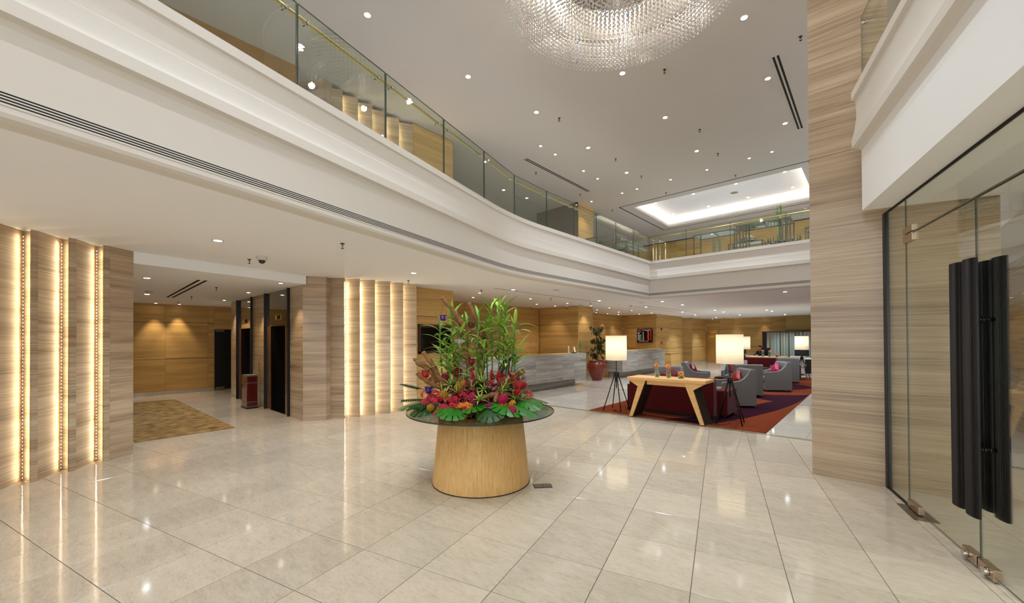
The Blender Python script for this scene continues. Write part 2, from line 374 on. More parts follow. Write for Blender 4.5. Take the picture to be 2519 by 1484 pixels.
# right balcony over the glass doors
RP=[(o if o>0.001 else 0,z+.12 if z>3.5 else z) for o,z in PROF]
RP=[(-o,z) for o,z in RP if z>3.2]+[(-.085,3.12)]
struct('wall_entrance',sweep(MB(),EDGER,RP),PLASTER,'white stepped plaster balcony front above the glass doors')
struct('ceiling',MB().prism([GX(1.415,-6),GX(1.415,5.74),(6.3,-2.05),(6.3,4.9),(15,4.9),(15,-12)],3.12,4.0),CEILW,'white ceiling of the vestibule beyond the glass doors','ceiling')
# ================================================================ STONE FINS
a=Vector((-2.58,-8.62)); b=Vector((-3.28,-7.71)); tt=(b-a).normalized(); nn=Vector((tt.y,-tt.x))
if nn.x<0: nn=-nn
def onl(s,dep=0): q=a+tt*s-nn*dep; return (q.x,q.y)
def sof(p): return (Vector(p)-a).dot(tt)
STONEM=banded('honed_travertine',[(.30,'#786655'),(.42,'#9d876e'),(.5,'#b19a7f'),(.58,'#bea88c'),(.7,'#cfbb9f')],sx=.3,sz=7,fz=75,rough=.5,amt=.52,spec=.2)
WJ0=plain('joint_grey','#5c5146',.7)
wl=struct('wall_left',None,label='curved wall of travertine fins lit from behind at the edge of the photo')
dep=.19
fins=[sof((-2.54,-8.67)),sof((-2.78,-8.36)),sof((-3.03,-8.03))]; fe=[sof((-2.58,-8.62)),sof((-2.83,-8.30)),sof((-3.08,-7.97))]
step=fins[1]-fins[0]
starts=[fe[0]-step*3,fe[0]-step*2,fe[0]-step]+fe; ends=[fins[0]-step*2,fins[0]-step,fins[0]]+fins[1:]+[None]
SJ=[(.0,1.1667),(1.1672,2.3487),(2.3492,H)]
def led_strip(parent,x,y,z0,z1,dirv,hw=.006):
    """column of small square emitters on a thin carrier, facing dirv"""
    m=MB(); d=Vector((dirv[0],dirv[1])).normalized(); s=Vector((-d.y,d.x)); z=z0+.03
    while z<z1-.02:
        c=Vector((x,y))+d*.004; q=[c-s*hw,c+s*hw]
        m.add([(q[0].x,q[0].y,z-.006),(q[1].x,q[1].y,z-.006),(q[1].x,q[1].y,z+.006),(q[0].x,q[0].y,z+.006)],[(0,1,2,3)]); z+=.044
    o=obj('led_strip',m,LED,parent); return o
for i,s0 in enumerate(starts[:-1]):
    s1=ends[i]; f1=starts[i+1]
    for z0,z1 in SJ:
        obj('panel',MB().prism([onl(s0),onl(f1-.012,dep),onl(f1-.012,dep+.04),onl(s0,.05)],z0,z1),STONEM,wl)
        obj('fin',MB().prism([onl(s1),onl(f1),onl(f1,dep),onl(f1-.012,dep),onl(f1-.012,.02),onl(s1,.02)],z0,z1),STONE,wl)
    q=onl(s1+.006,.118); led_strip(wl,q[0],q[1],.02,H-.03,-nn*.5-tt,.004)
e0=fe[-1]; e1=sof((-3.28,-7.71))
for z0,z1 in SJ: obj('end_panel',MB().prism([onl(e0+.002),onl(e1),onl(e1,.35),onl(e0+.002,.35)],z0,z1),STONE,wl)
obj('core',MB().prism([onl(e0+.02,.02),onl(e1-.02,.02),onl(e1-.02,.34),onl(e0+.02,.34)],0,H),WJ0,wl)
struct('wall_lobby_left',MB().prism([onl(e1-.02,.34),(-12.2,-9.3),(-12.2,-9.5),onl(e1-.2,.5)],0,H),STONE,'travertine side wall of the lift lobby behind the fins')
# centre fins
CP=[(-3.68,-4.65),(-3.56,-4.31),(-3.44,-4.02),(-3.35,-3.70),(-3.30,-3.34),(-3.26,-3.02),(-3.25,-2.65)]
def fins_c(parent,P,Z,back=.20,ledz=None):
    for i in range(len(P)-1):
        p,q=Vector(P[i]),Vector(P[i+1]); t=(q-p).normalized(); n=Vector((t.y,-t.x)); r=p-n*back
        for z0,z1 in Z:
            obj('panel',MB().prism([tuple(r),tuple(q),tuple(q-n*.03),tuple(r-n*.03)],z0,z1),STONE,parent)
            obj('fin',MB().prism([tuple(p+t*.0),tuple(p+t*.004),tuple(r+t*.004),tuple(r)],z0,z1),STONE,parent)
        c=r+t*.0045+n*(.09 if i else .05); led_strip(parent,c.x,c.y,Z[0][0]+.02,Z[-1][1]-.03,t-n*.4 if i else t-n*.05,.006)
wc=struct('wall_centre',None,label='curved wall of travertine fins edged with warm light behind the flower table')
fins_c(wc,CP,SJ)
for z0,z1 in SJ: obj('end_panel',MB().prism([(-3.93,-5.035),(-3.683,-4.653),(-3.9,-4.4),(-4.3,-4.9)],z0,z1),STONE,wc)
obj('core',MB().prism([(-3.94,-5.01),(-3.72,-4.66),(-3.9,-4.44),(-4.25,-4.85)],0,H-.002),WJ0,wc)
UP_=[(-3.53,-4.70),(-3.52,-4.36),(-3.55,-3.99),(-3.55,-3.64),(-3.60,-3.25),(-3.61,-2.90),(-3.60,-2.50)]
wu=struct('wall_upper',None,label='upper storey wall of travertine fins edged with warm light behind the glass rail')
fins_c(wu,UP_,[(3.9,5.6),(5.6006,7.2)])
for z0,z1 in ((3.9,5.6),(5.602,HU)): obj('end_panel',MB().prism([(-4.6,-5.3),(-3.535,-4.703),(-3.7,-4.5),(-4.6,-4.9)],z0,z1),STONE,wu)
# ================================================================ LIFT WALL
wf=struct('wall_lift',None,label='travertine wall of the lift lobby with two lift openings')
VL=-5.03
for u0,u1 in ((-4.69,-3.932),(-7.44,-6.38),(-9.63,-8.91)):
    for z0,z1 in ((0,1.1665),(1.1675,2.3485),(2.3495,2.92)): obj('panel',MB().b2(u0,u1,VL,VL+.12,z0,z1),STONE,wf)
obj('wall_core',MB().b2(-9.6,-3.98,VL+.13,VL+.2,0,H),STONE,wf)
LDB=plain('lift_door_black','#040404',.9,spec=.05)
def lift(u0,u1,label):
    t=thing('lift_entrance',label,'lift')
    w=u1-u0; 
    for q in (u0,u1): obj('frame_edge',MB().box((q,VL+.0,1.45),(.05,.10,2.90)),BLACK,t,bevel=.004)
    d0=u0+.28*w/1.6; d1=u1-.30*w/1.6
    obj('header_panel',MB().b2(u0+.02,u1-.02,VL+.012,VL+.10,2.06,2.9),BRZM,t)
    obj('jamb',MB().b2(u0+.02,d0,VL+.012,VL+.10,0,2.057),BRZ2,t); obj('jamb',MB().b2(d1,u1-.02,VL+.012,VL+.10,0,2.057),BRZ2,t)
    mid=(d0+d1)/2
    obj('door_leaf',MB().b2(d0,mid-.002,VL+.03,VL+.06,.005,2.057),LDB,t); obj('door_leaf',MB().b2(mid+.002,d1,VL+.03,VL+.06,.005,2.057),LDB,t)
    obj('sill',MB().b2(d0,d1,VL-.0,VL+.03,-.001,.006),STEEL,t)
    z=2.26
    ind=obj('indicator',MB().b2(mid-.16,mid+.24,VL+.004,VL+.02,z-.06,z+.075),plain('indicator_brass','#b98f4c',.35,metal=.5),t,bevel=.006)
    obj('display',MB().b2(mid+.0,mid+.215,VL+.001,VL+.006,z-.04,z+.055),DARK,ind)
    obj('arrow',MB().ext([(-.03,-.035),(.03,-.035),(.012,.05),(-.012,.05)],(mid-.09,VL+.005,z),(1,0,0),(0,0,1),(0,-1,0),.004),plain('arrow_lamp','#e8d3a0',.4),ind)
    return t
lift(-6.33,-4.73,'nearer lift with bronze surround and black doors, right of the red bin')
lift(-8.86,-7.47,'farther lift with bronze surround and black doors, behind the red bin')
t=thing('call_button_plate','slim brass lift call plate on the travertine between the two lifts','call button',(-6.85,VL,1.0))
obj('plate',MB().b2(-.03,.03,-.008,.002,-.15,.15),plain('plate_brass','#9c7a3a',.3,metal=.8),t,bevel=.003); obj('button',MB().lathe([(.014,0),(.014,.004),(.0,.005)],12),CHROME,t,loc=(0,-.008,.04)).rotation_euler=(PI/2,0,0)
# ================================================================ WOOD WALLS
ZS=[.12,1.135,2.325,H]
WJ=plain('joint_brown','#4a3016',.6)
def woodwall(name,p0,p1,label,zs=ZS,splits=(),mat=None,base=True,conv=False):
    """panels along p0->p1, room on the right-hand side of travel"""
    w=struct(name,None,label=label); p0,p1=Vector(p0),Vector(p1); L=(p1-p0).length; t=(p1-p0)/L; n=Vector((t.y,-t.x))
    cuts=[.0285 if conv else 0]+list(splits)+[L]
    def quad(s0,s1,o0,o1,z0,z1): return MB().prism([tuple(p0+t*s0+n*o0),tuple(p0+t*s1+n*o0),tuple(p0+t*s1+n*o1),tuple(p0+t*s0+n*o1)],z0,z1)
    obj('backing',quad(.004,L-.004,-.12,-.028,zs[0]-.02 if base else zs[0],zs[-1]),WJ,w)
    for z0,z1 in zip(zs[:-1],zs[1:]):
        for c0,c1 in zip(cuts[:-1],cuts[1:]): obj('panel',quad(c0+(.002 if c0>.1 else 0),c1-(.002 if c1<L else 0),-.028,0,z0+.006,z1-(.006 if z1<zs[-1] else 0)),mat or WOOD,w)
    if base: obj('baseboard',quad(0,L,-.12,.008,0,zs[0]),MARBL,w)
    return w
woodwall('wall_lobby',(-11.8,-9.3),(-11.8,-5.025),'oak panelled end wall of the lift lobby',zs=[.12,1.135,2.32,2.903],splits=(2.99,4.1))
woodwall('wall_television',(-3.72,-2.66),(-3.72,-1.12),'oak panelled wall carrying the television')
woodwall('wall_return',(-3.72,-1.12),(-6.0,-1.12),'oak panelled return beside the television wall',conv=True)
woodwall('wall_reception',(-6.0,-1.1),(-6.0,13.65),'long oak panelled wall behind the reception counters',splits=(2.4,4.6,6.7,11.0))
woodwall('wall_column',(-5.95,5.65),(-3.95,5.65),'oak clad column face between the reception counters')
woodwall('wall_column_side',(-3.95,5.65),(-3.95,6.8),'oak clad column side behind the potted fig',conv=True)
woodwall('wall_exchange',(-6.0,13.65),(-3.97,13.65),'oak panelled wall carrying the exchange rate board',splits=(.35,.8,1.25))
woodwall('wall_alarm',(-3.97,13.65),(-3.97,17.75),'oak panelled wall carrying the fire alarm',splits=(1.9,),conv=True)
woodwall('wall_alcove',(-3.97,17.75),(-5.6,17.75),'oak panelled back of the alcove past the alarm wall',conv=True)
woodwall('wall_pier',(-5.6,19.55),(-3.97,19.55),'oak panelled pier before the lounge end wall')
woodwall('wall_pier_side',(-3.97,19.55),(-3.97,22.6),'oak panelled pier side beside the service door',conv=True)
we=woodwall('wall_back',(-3.97,22.6),(7.0,22.6),'oak panelled end wall of the lounge',splits=(.9,1.8,4.1))
woodwall('wall_screen',(1.0,21.6),(7,21.6),'olive panelled wall above the striped glass screen',zs=[2.2,H],mat=plain('olive_panel','#a5894e',.5),base=False)
struct('wall_right',MB().b2(7.0,7.1,-1.6,22,0,H),STONE,'travertine side wall of the lounge behind the pillar')
# upper storey woodwork
woodwall('wall_upper_wood',(-3.68,-2.47),(-3.68,-1.13),'oak panelled upper wall beside the lit fins',zs=[3.9,5.35,HU-.02],base=False)
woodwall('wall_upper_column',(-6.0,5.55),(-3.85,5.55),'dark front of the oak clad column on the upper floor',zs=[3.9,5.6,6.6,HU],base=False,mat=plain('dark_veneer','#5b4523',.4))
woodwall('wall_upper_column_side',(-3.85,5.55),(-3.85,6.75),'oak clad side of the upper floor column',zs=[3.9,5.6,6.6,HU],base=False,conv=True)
woodwall('wall_upper_back',(-9,13.55),(9,13.55),'oak panelled wall at the back of the upper floor',zs=[3.9,4.75,HU-.35],base=False,splits=[1.2+1.25*k for k in range(13)])
struct('trim_4',MB().b2(-9,9,13.49,13.51,HU-.36,HU-.31),DARK,'dark line above the upper back wall','trim')  # thin dark strip along the head of the wall
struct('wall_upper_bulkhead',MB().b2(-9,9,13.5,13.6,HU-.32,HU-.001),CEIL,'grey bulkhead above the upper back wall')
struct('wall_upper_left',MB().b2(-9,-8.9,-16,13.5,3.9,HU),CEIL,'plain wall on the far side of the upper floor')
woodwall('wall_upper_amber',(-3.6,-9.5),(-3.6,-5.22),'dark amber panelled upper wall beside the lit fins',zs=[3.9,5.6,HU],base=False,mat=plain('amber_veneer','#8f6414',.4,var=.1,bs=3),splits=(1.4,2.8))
# ================================================================ PILLAR
wp=struct('wall_pillar',None,label='tall travertine pillar between the lounge and the glass doors',cat='pillar')
VP=-2.1; PILX=6.02
for z0,z1 in ((0,1.95),(1.9512,3.95),(3.953,5.8),(5.803,HU)):
    obj('panel',MB().b2(4.482,PILX,VP,VP+.5,z0,z1),STONE,wp)
# beyond the glass
woodwall('wall_vestibule',(7.2,2.6),(17,-2.0),'brown panelled wall beyond the vestibule',zs=[.9,2.0,H+.04],base=False,mat=plain('brown_panel','#7b5a30',.35))
struct('baseboard_vestibule',MB().prism([(7.2,2.6),(17,-2.0),(17,-1.8),(7.2,2.8)],0,.9),STONE,'travertine dado beyond the vestibule','baseboard')
# ================================================================ ENTRANCE GLASS (plane x=1.675 in the entrance grid)
XG=1.68
def E3(x,y,z): q=GX(x,y); return (q[0],q[1],z)
def eb(m,x0,x1,y0,y1,z0,z1):
    c=GX((x0+x1)/2,(y0+y1)/2); return m.box((c[0],c[1],(z0+z1)/2),(abs(x1-x0),abs(y1-y0),abs(z1-z0)),rz=TH)
def pane(parent,y0,y1,z0,z1,mat=None,name='glass_pane'):
    g=obj(name,eb(MB(),XG-.004,XG+.004,y0,y1,z0,z1),mat or GLASSD,parent)
    m=MB(); e=.0018
    eb(m,XG-.0042,XG+.0042,y0-e,y0+e,z0,z1); eb(m,XG-.0042,XG+.0042,y1-e,y1+e,z0,z1); eb(m,XG-.0042,XG+.0042,y0,y1,z0-e,z0+e); eb(m,XG-.0042,XG+.0042,y0,y1,z1-e,z1+e)
    obj('glass_edge',m,GEDGE,g); return g
YS=[6.045,5.43,4.185,2.94,2.3]; ZT=2.737; ZG=3.118
struct('trim_5',eb(MB(),XG-.02,XG+.02,5.955,6.075,0,ZG),BLACK,'black jamb strip where the glass front meets the pillar','trim')
eb_=MB(); eb(eb_,XG-.012,XG+.012,2.3,6.04,ZG-.012,ZG+.004); struct('trim_6',eb_,DARK,'dark head channel of the glass front under the soffit','trim')
w=struct('window_1',None,label='narrow fixed glass side panel next to the pillar',cat='window'); pane(w,5.436,5.953,.012,ZG-.01)
obj('floor_channel',eb(MB(),XG-.012,XG+.012,5.43,6.03,0,.014),DARK,w)
w=struct('window_2',None,label='long clear glass transom over the glass doors',cat='window'); pane(w,2.95,5.424,ZT+.006,ZG-.01)
obj('transom_edge',eb(MB(),XG-.011,XG+.011,2.95,5.42,ZT-.008,ZT+.004),STEEL,w)
w=struct('window_3',None,label='fixed glass side panel nearest the camera',cat='window'); pane(w,2.3,2.93,.012,ZG-.01)
def pull(parent,yc,side,name='pull_handle'):
    """fluted half-round pull, flat side to the glass"""
    m=MB(); n=28; P=[]; off=side*.074; wd=.073
    for i in range(n):
        a0=2*PI*i/n; a1=2*PI*(i+.72)/n
        P.append((XG+off+.021*math.sin(a0),yc-wd*math.cos(a0))); P.append((XG+off+.029*math.sin(a1),yc-(wd+.004)*math.cos(a1)))
    P=[GX(*p) for p in P]
    o=obj(name,m.prism(P,.42,2.27),BRONZE,parent,bevel=.0015,seg=1); return o
def door(name,y0,y1,yc,label,hy):
    d=struct(name,None,label=label,cat='door'); pane(d,y0+.004,y1-.004,.03,ZT-.012)
    a=pull(d,yc,-1); b_=pull(d,yc,1)
    for z in (.9,1.83):
        m=MB().tube([E3(XG-.06,yc,z),E3(XG+.06,yc,z)],.011,10); m.tube([E3(XG-.02,yc,z),E3(XG-.008,yc,z)],.022,10).tube([E3(XG+.008,yc,z),E3(XG+.02,yc,z)],.022,10)
        obj('standoff',m,BLACKM,d)
    pat=plain('patch_steel','#b9a48c',.22,metal=.9) if 'patch_steel' not in bpy.data.materials else bpy.data.materials['patch_steel']
    lo,hi=(hy,hy-.25) if hy>4.3 else (hy,hy+.25)
    m=eb(MB(),XG-.022,XG+.022,lo,hi,.012,.085); obj('floor_pivot',m,pat,d,bevel=.004)
    obj('pivot_plate',eb(MB(),XG-.09,XG+.09,lo+(.06 if hy>4.3 else -.06),hi-(.12 if hy>4.3 else -.12),0,.004),STEEL,d)
    m=eb(MB(),XG-.022,XG+.022,lo+.03*(1 if hy>4.3 else -1),hi+.06*(1 if hy>4.3 else -1),ZT-.085,ZT-.006); obj('top_patch',m,pat,d,bevel=.003)
    m=eb(MB(),XG-.022,XG+.022,lo+.03*(1 if hy>4.3 else -1),hi+.06*(1 if hy>4.3 else -1),ZT+.006,ZT+.07); obj('top_patch',m,pat,d,bevel=.003)
    s=1 if hy>4.3 else -1; yl=4.185+s*.012
    l=obj('lock_patch',eb(MB(),XG-.024,XG+.024,yl,yl+s*.19,.014,.095),pat,d,bevel=.004)
    m=MB(); c=E3(XG-.024,yl+s*.12,.055); c2=E3(XG-.05,yl+s*.12,.055); m.tube([c,c2],[.03,.028],16); obj('lock_cylinder',m,CHROME,l,bevel=.003)
    return d
door('door_1',4.185,5.43,4.282,'clear glass entrance door leaf nearer the pillar with fluted bronze pulls',5.415)
door('door_2',2.94,4.185,4.09,'clear glass entrance door leaf nearer the camera with fluted bronze pulls',2.96)
# ================================================================ GLASS BALUSTRADES
RZ0,RZ1,RH=4.325,5.20,5.13
def balustrade(label,pts,rail_off,name='glass_balustrade'):
    """pts: plan points of pane joints"""
    t=thing(name,label,'balustrade')
    for p,q in zip(pts[:-1],pts[1:]):
        p,q=Vector(p),Vector(q); d=(q-p).normalized(); n=Vector((-d.y,d.x)); g=.008
        a,b=p+d*g,q-d*g
        poly=[tuple(a-n*.006),tuple(b-n*.006),tuple(b+n*.006),tuple(a+n*.006)]
        o=obj('glass_pane',MB().prism(poly,RZ0,RZ1),GLASS,t)
        m=MB()
        for c in (a,b):
            m.prism([tuple(c-d*.003-n*.0065),tuple(c+d*.003-n*.0065),tuple(c+d*.003+n*.0065),tuple(c-d*.003+n*.0065)],RZ0,RZ1)
        m.prism([tuple(a-n*.0065),tuple(b-n*.0065),tuple(b+n*.0065),tuple(a+n*.0065)],RZ1-.004,RZ1+.001)
        obj('pane_edge',m,GEDGE,o)
        for c in (a+d*.11,b-d*.11):
            m=MB(); c3=c+n*rail_off
            m.tube([(c.x-n.x*.03,c.y-n.y*.03,RH-.06),(c3.x,c3.y,RH-.06)],.008,8); m.tube([(c3.x,c3.y,RH-.06),(c3.x,c3.y,RH-.012)],.006,6)
            m.tube([(c.x-n.x*.035,c.y-n.y*.035,RH-.06),(c.x-n.x*.008,c.y-n.y*.008,RH-.06)],.018,10); m.tube([(c.x+n.x*.008,c.y+n.y*.008,RH-.06),(c.x+n.x*.02,c.y+n.y*.02,RH-.06)],.018,10)
            obj('rail_bracket',m,CHROME,t)
    rp=offs([tuple(p) for p in pts],rail_off)
    obj('handrail',MB().tube([(x,y,RH) for x,y in rp],.022,12),BRASS,t)
    return t
xs=-3.85
L1=[GX(xs,y) for y in (-2.26,-1.04,.18,1.40,2.625,3.855,5.095,6.31)]+[(-.565,-2.03),(-.62,-.83),(-.62,.315),(-.62,1.445),(-.62,2.58),(-.62,3.73),(-.60,4.86)]
balustrade('clear glass balustrade with brass handrail running along the side balcony',L1,.075)
balustrade('clear glass balustrade with brass handrail along the far balcony',[(-.60,4.93),(.62,4.93),(1.9,4.93),(3.28,4.93),(4.6,4.93),(5.9,4.93)],.075)
RB=[GX(1.40,y) for y in (5.62,4.4,3.2,2.0,.8)]
balustrade('clear glass balustrade on the balcony above the glass doors',RB,.0+.075)
# ================================================================ CHANDELIER
ch=thing('chandelier','huge shallow chandelier of hanging crystal strands under the high ceiling','chandelier',(2.42,-3.05,HU))
PLATE=plain('chandelier_plate','#4a443c',.3,metal=.5)
obj('ceiling_plate',MB().lathe([(0,-.002),(1.0,-.002),(1.02,-.03),(1.0,-.06),(.0,-.06)],48),PLATE,ch)
CRY,nt,bb=new('crystal'); nt.nodes.remove(bb)
d=N(nt,'ShaderNodeBsdfDiffuse'); d.inputs[0].default_value=(.95,.91,.87,1); tr=N(nt,'ShaderNodeBsdfTranslucent'); tr.inputs[0].default_value=(.95,.92,.88,1)
gl=N(nt,'ShaderNodeBsdfGlossy'); gl.inputs['Roughness'].default_value=.12
x1=N(nt,'ShaderNodeMixShader'); x1.inputs[0].default_value=.5; x2=N(nt,'ShaderNodeMixShader'); x2.inputs[0].default_value=.3
nt.links.new(d.outputs[0],x1.inputs[1]); nt.links.new(tr.outputs[0],x1.inputs[2]); nt.links.new(x1.outputs[0],x2.inputs[1]); nt.links.new(gl.outputs[0],x2.inputs[2]); nt.links.new(x2.outputs[0],nt.nodes['Material Output'].inputs[0])
RC=1.66; bm_=bmesh.new(); bmesh.ops.create_icosphere(bm_,subdivisions=1,radius=1); iv=[tuple(v.co) for v in bm_.verts]; iff=[tuple(v.index for v in f.verts) for f in bm_.faces]; bm_.free()
mm=MB(); wires=MB(); colored=[MB(),MB(),MB(),MB()]
sp_=.072; na=int(RC/sp_)
for ring in range(2,na+1):
    r=ring*sp_; k=int(2*PI*r/sp_)
    for j in range(k):
        a_=2*PI*j/k+ring*.37; x,y=r*math.cos(a_),r*math.sin(a_)
        zb=-.78+.30*(max(0,r-.5)/RC)**2 ; nb=7 if r>RC-.2 else 5
        if r<.95: zb=-.62+.10*(r/.95); nb=4
        for q in range(nb):
            z=zb+q*.07
            tgt=mm if random.random()>.008 else random.choice(colored)
            s=.0168*random.uniform(.9,1.1)
            tgt.add([(x+v[0]*s,y+v[1]*s,z+v[2]*s*1.1) for v in iv],iff,True)
        wires.add([(x-.0008,y,zb),(x+.0008,y,zb),(x+.0008,y,-.03),(x-.0008,y,-.03)],[(0,1,2,3)])
o=obj('crystal_strands',mm,CRY,ch); o['kind']='stuff'
for c_,mb in zip(('#7fb2ff','#ffd76a','#ff9a5a','#b59bff'),colored):
    o=obj('painted_sparkles',mb,plain('painted_sparkle',c_,.05,spec=1,metal=.2),ch); o['kind']='stuff'  # bead colours stand in for dispersed light sparkling in the crystals
o=obj('strand_wires',wires,plain('fine_wire','#b7b0a6',.3,metal=.6),ch); o['kind']='stuff'
m=MB().lathe([(1.68,-.02),(1.70,-.02),(1.70,-.05),(1.68,-.05),(1.68,-.02)],64,cap=False); obj('hanging_ring',m,CHROME,ch)
for k in range(6):
    a_=k*PI/3; pl=bpy.data.lights.new('lamp_light','POINT'); pl.energy=E_CHAND; pl.color=(1,.93,.85); pl.shadow_soft_size=.06
    o=bpy.data.objects.new('lamp_light',pl); COL.objects.link(o); o.parent=ch; o.location=(1.15*math.cos(a_),1.15*math.sin(a_),-.22)
# ================================================================ CEILING FITTINGS
def dl_proto(name,r,lm,frame):
    t=thing(name,'','ceiling light')
    obj('trim_ring',MB().lathe([(r*1.0,.002),(r*1.0,-.004),(r*1.35,-.006),(r*1.42,-.001),(r*1.42,.002)],20),frame,t)
    obj('lamp',MB().lathe([(0,-.0045),(r*.99,-.0045),(r*.99,.002)],20),lm,t); return t
RING=plain('downlight_ring','#cfcac2',.3,metal=.3)
PC=dl_proto('downlight',.05,EC,RING); PW=dl_proto('downlight',.036,EW,RING)
usedp={}
def downlight(P,x,y,z,label,group,e,col,ang=85,tilt=None):
    if id(P) in usedp: t=dup(P)
    else: t=P; usedp[id(P)]=1
    t.location=(x,y,z); t['label']=label; t['group']=group; t['category']='ceiling light'
    if e: spot((x,y,z-.02),e,col,ang,.7,.03,tgt=tilt or (x,y,0))
ORD=['first','second','third','fourth','fifth','sixth','seventh','eighth','ninth','tenth','eleventh','twelfth','thirteenth','fourteenth','fifteenth']
def row(P,pts,z,what,group,e,col,ang=85,tilts=None):
    for k,(x,y) in enumerate(pts): downlight(P,x,y,z,what%ORD[k],group,e,col,ang,tilts and (tilts[0] if tilts[0] is not None else x,tilts[1] if tilts[1] is not None else y,tilts[2]))
row(PC,[(-1.34,-4.93),(-1.28,-2.68),(-1.05,-.65),(-1.08,1.81),(-1.06,4.22)],HU,'cool white downlight in the high ceiling, row beside the glass rail, %s from the camera','cool high ceiling lights by the rail',E_UP,COOL)
row(PC,[(1.19,-.55),(1.2,1.75),(1.19,4.2)],HU,'cool white downlight in the high ceiling, middle row behind the chandelier, %s from the chandelier','cool high ceiling lights in the middle row',E_UP,COOL)
row(PC,[(3.44,-.46),(3.42,1.74),(3.40,4.16)],HU,'cool white downlight in the high ceiling, row beside the pillar, %s from the camera','cool high ceiling lights by the pillar',E_UP,COOL)
row(PC,[(-2.03,8.99),(-.44,8.99),(1.14,8.99),(2.73,8.95)],HU+.40,'cool white downlight in the lit tray, near row, %s from the left','tray lights in the near row',E_UPW*1.5,COOL)
row(PC,[(-2.03,11.1),(-.45,11.06),(1.14,11.0),(2.72,10.93)],HU+.40,'cool white downlight in the lit tray, far row, %s from the left','tray lights in the far row',E_UPW*1.5,COOL)
row(PW,[(-2.04,.78),(-2.04,1.5),(-2.05,3.1),(-2.04,4.0)],HU,'small warm downlight in the high ceiling beside the far rail, %s going back','small warm high ceiling lights going back',E_UPW,WARM)
row(PW,[(-3.41,5.87),(-2.06,5.87),(-1.45,5.85),(-.2,5.83),(1.0,5.83),(2.24,5.82),(2.84,5.8)],HU,'small warm downlight in the high ceiling before the tray, %s from the left','small warm high ceiling lights before the tray',E_UPW,WARM)
for x,y in ((1.2,-5.9),(3.45,-2.9),(3.45,-5.3),(1.1,-8.0),(3.45,-7.7),(5.2,-9.9)): spot((x,y,HU-.03),E_UP,COOL,95,.7,.05,tgt=(x,y,0))  # unseen spots without fittings, added along the grid to light the near floor
row(PC,[(-1.57,-7.0),(-1.93,-3.62),(-2.32,-.13)],H,'large cool downlight under the balcony before the fins, %s from the camera','cool lights under the side balcony',E_LOW,COOL,110)
row(PC,[(-2.27,4.45),(-2.28,8.46),(-2.28,12.92),(-2.69,16.2),(-2.68,20.35)],H,'cool downlight under the balcony along the reception counters, %s going back','cool lights along reception',E_LOW,COOL,110)
row(PC,[(-.74,6.38),(-.72,8.41),(-.70,12.8),(-.75,14.54),(-.82,18.24)],H,'cool downlight over the left of the lounge rug, %s going back','cool lounge lights, left row',E_LOW*1.1,COOL,110)
row(PC,[(1.16,14.6),(1.16,15.96),(1.17,20.0)],H,'cool downlight over the lounge desks, %s going back','cool lounge lights over the desks',E_LOW*1.1,COOL,110)
row(PC,[(3.11,5.95)],H,'cool downlight under the far balcony beside the pillar, %s and only','cool light by the pillar',E_LOW*1.1,COOL,110)
for x,y in ((1.2,6.4),(3.1,8.5),(1.2,10.4),(3.1,12.8),(4.2,16)): spot((x,y,H-.02),E_LOW*1.1,COOL,110,.7,.03,tgt=(x,y,0))
row(PW,[(-3.54,-.25),(-3.57,2.13),(-3.65,4.45),(-3.60,6.09),(-3.64,7.72),(-3.65,9.95),(-3.73,12.47)],H,'small warm downlight over the front of the counters, %s going back','warm lights over the counter fronts',E_LOWW*1.4,WW,90)
row(PW,[(-4.60,.45),(-4.70,3.89),(-4.71,5.12),(-4.62,8.34),(-4.65,10.56),(-4.65,12.98)],H,'small warm downlight behind the reception counters, %s going back','warm lights behind the counters',E_LOWW*1.2,WARM,90,(-5.6,None,0))
row(PW,[(-5.68,10.09),(-5.67,11.26),(-5.64,12.43)],H,'small warm downlight grazing the oak reception wall, %s going back','warm wall washers at reception',E_LOWW*1.2,WARM,70)
row(PW,[(-3.41,22.2),(-1.97,22.27),(-.32,22.32)],H,'small warm downlight grazing the lounge end wall, %s from the left','warm wall washers on the end wall',E_LOWW*1.2,WARM,60)
ZL=2.903
row(PC,[(-5.06,-7.39),(-8.54,-7.06)],ZL,'cool downlight over the lobby rug, %s from the camera','cool lobby lights',E_LOW*.8,COOL,110)
row(PW,[(-4.06,-5.42),(-6.39,-5.40),(-9.04,-5.33)],ZL,'small warm downlight in front of the lifts, %s from the camera','warm lights by the lifts',E_LOBW,WARM,80)
row(PW,[(-11.53,-6.57),(-11.56,-6.0)],ZL,'small warm downlight washing the lobby end wall, %s from the left','warm lobby wall washers',E_LOBW*1.2,WARM,60)
for k,(x,y) in enumerate(((7.6,-5.3),(9.4,-1.2),(8.4,-8.0),(11,-4.5),(7.4,-1.0))): downlight(PC,x,y,3.12,'round downlight in the vestibule ceiling seen through the glass doors, %s'%ORD[k],'vestibule lights',E_LOW*1.3,COOL,110)
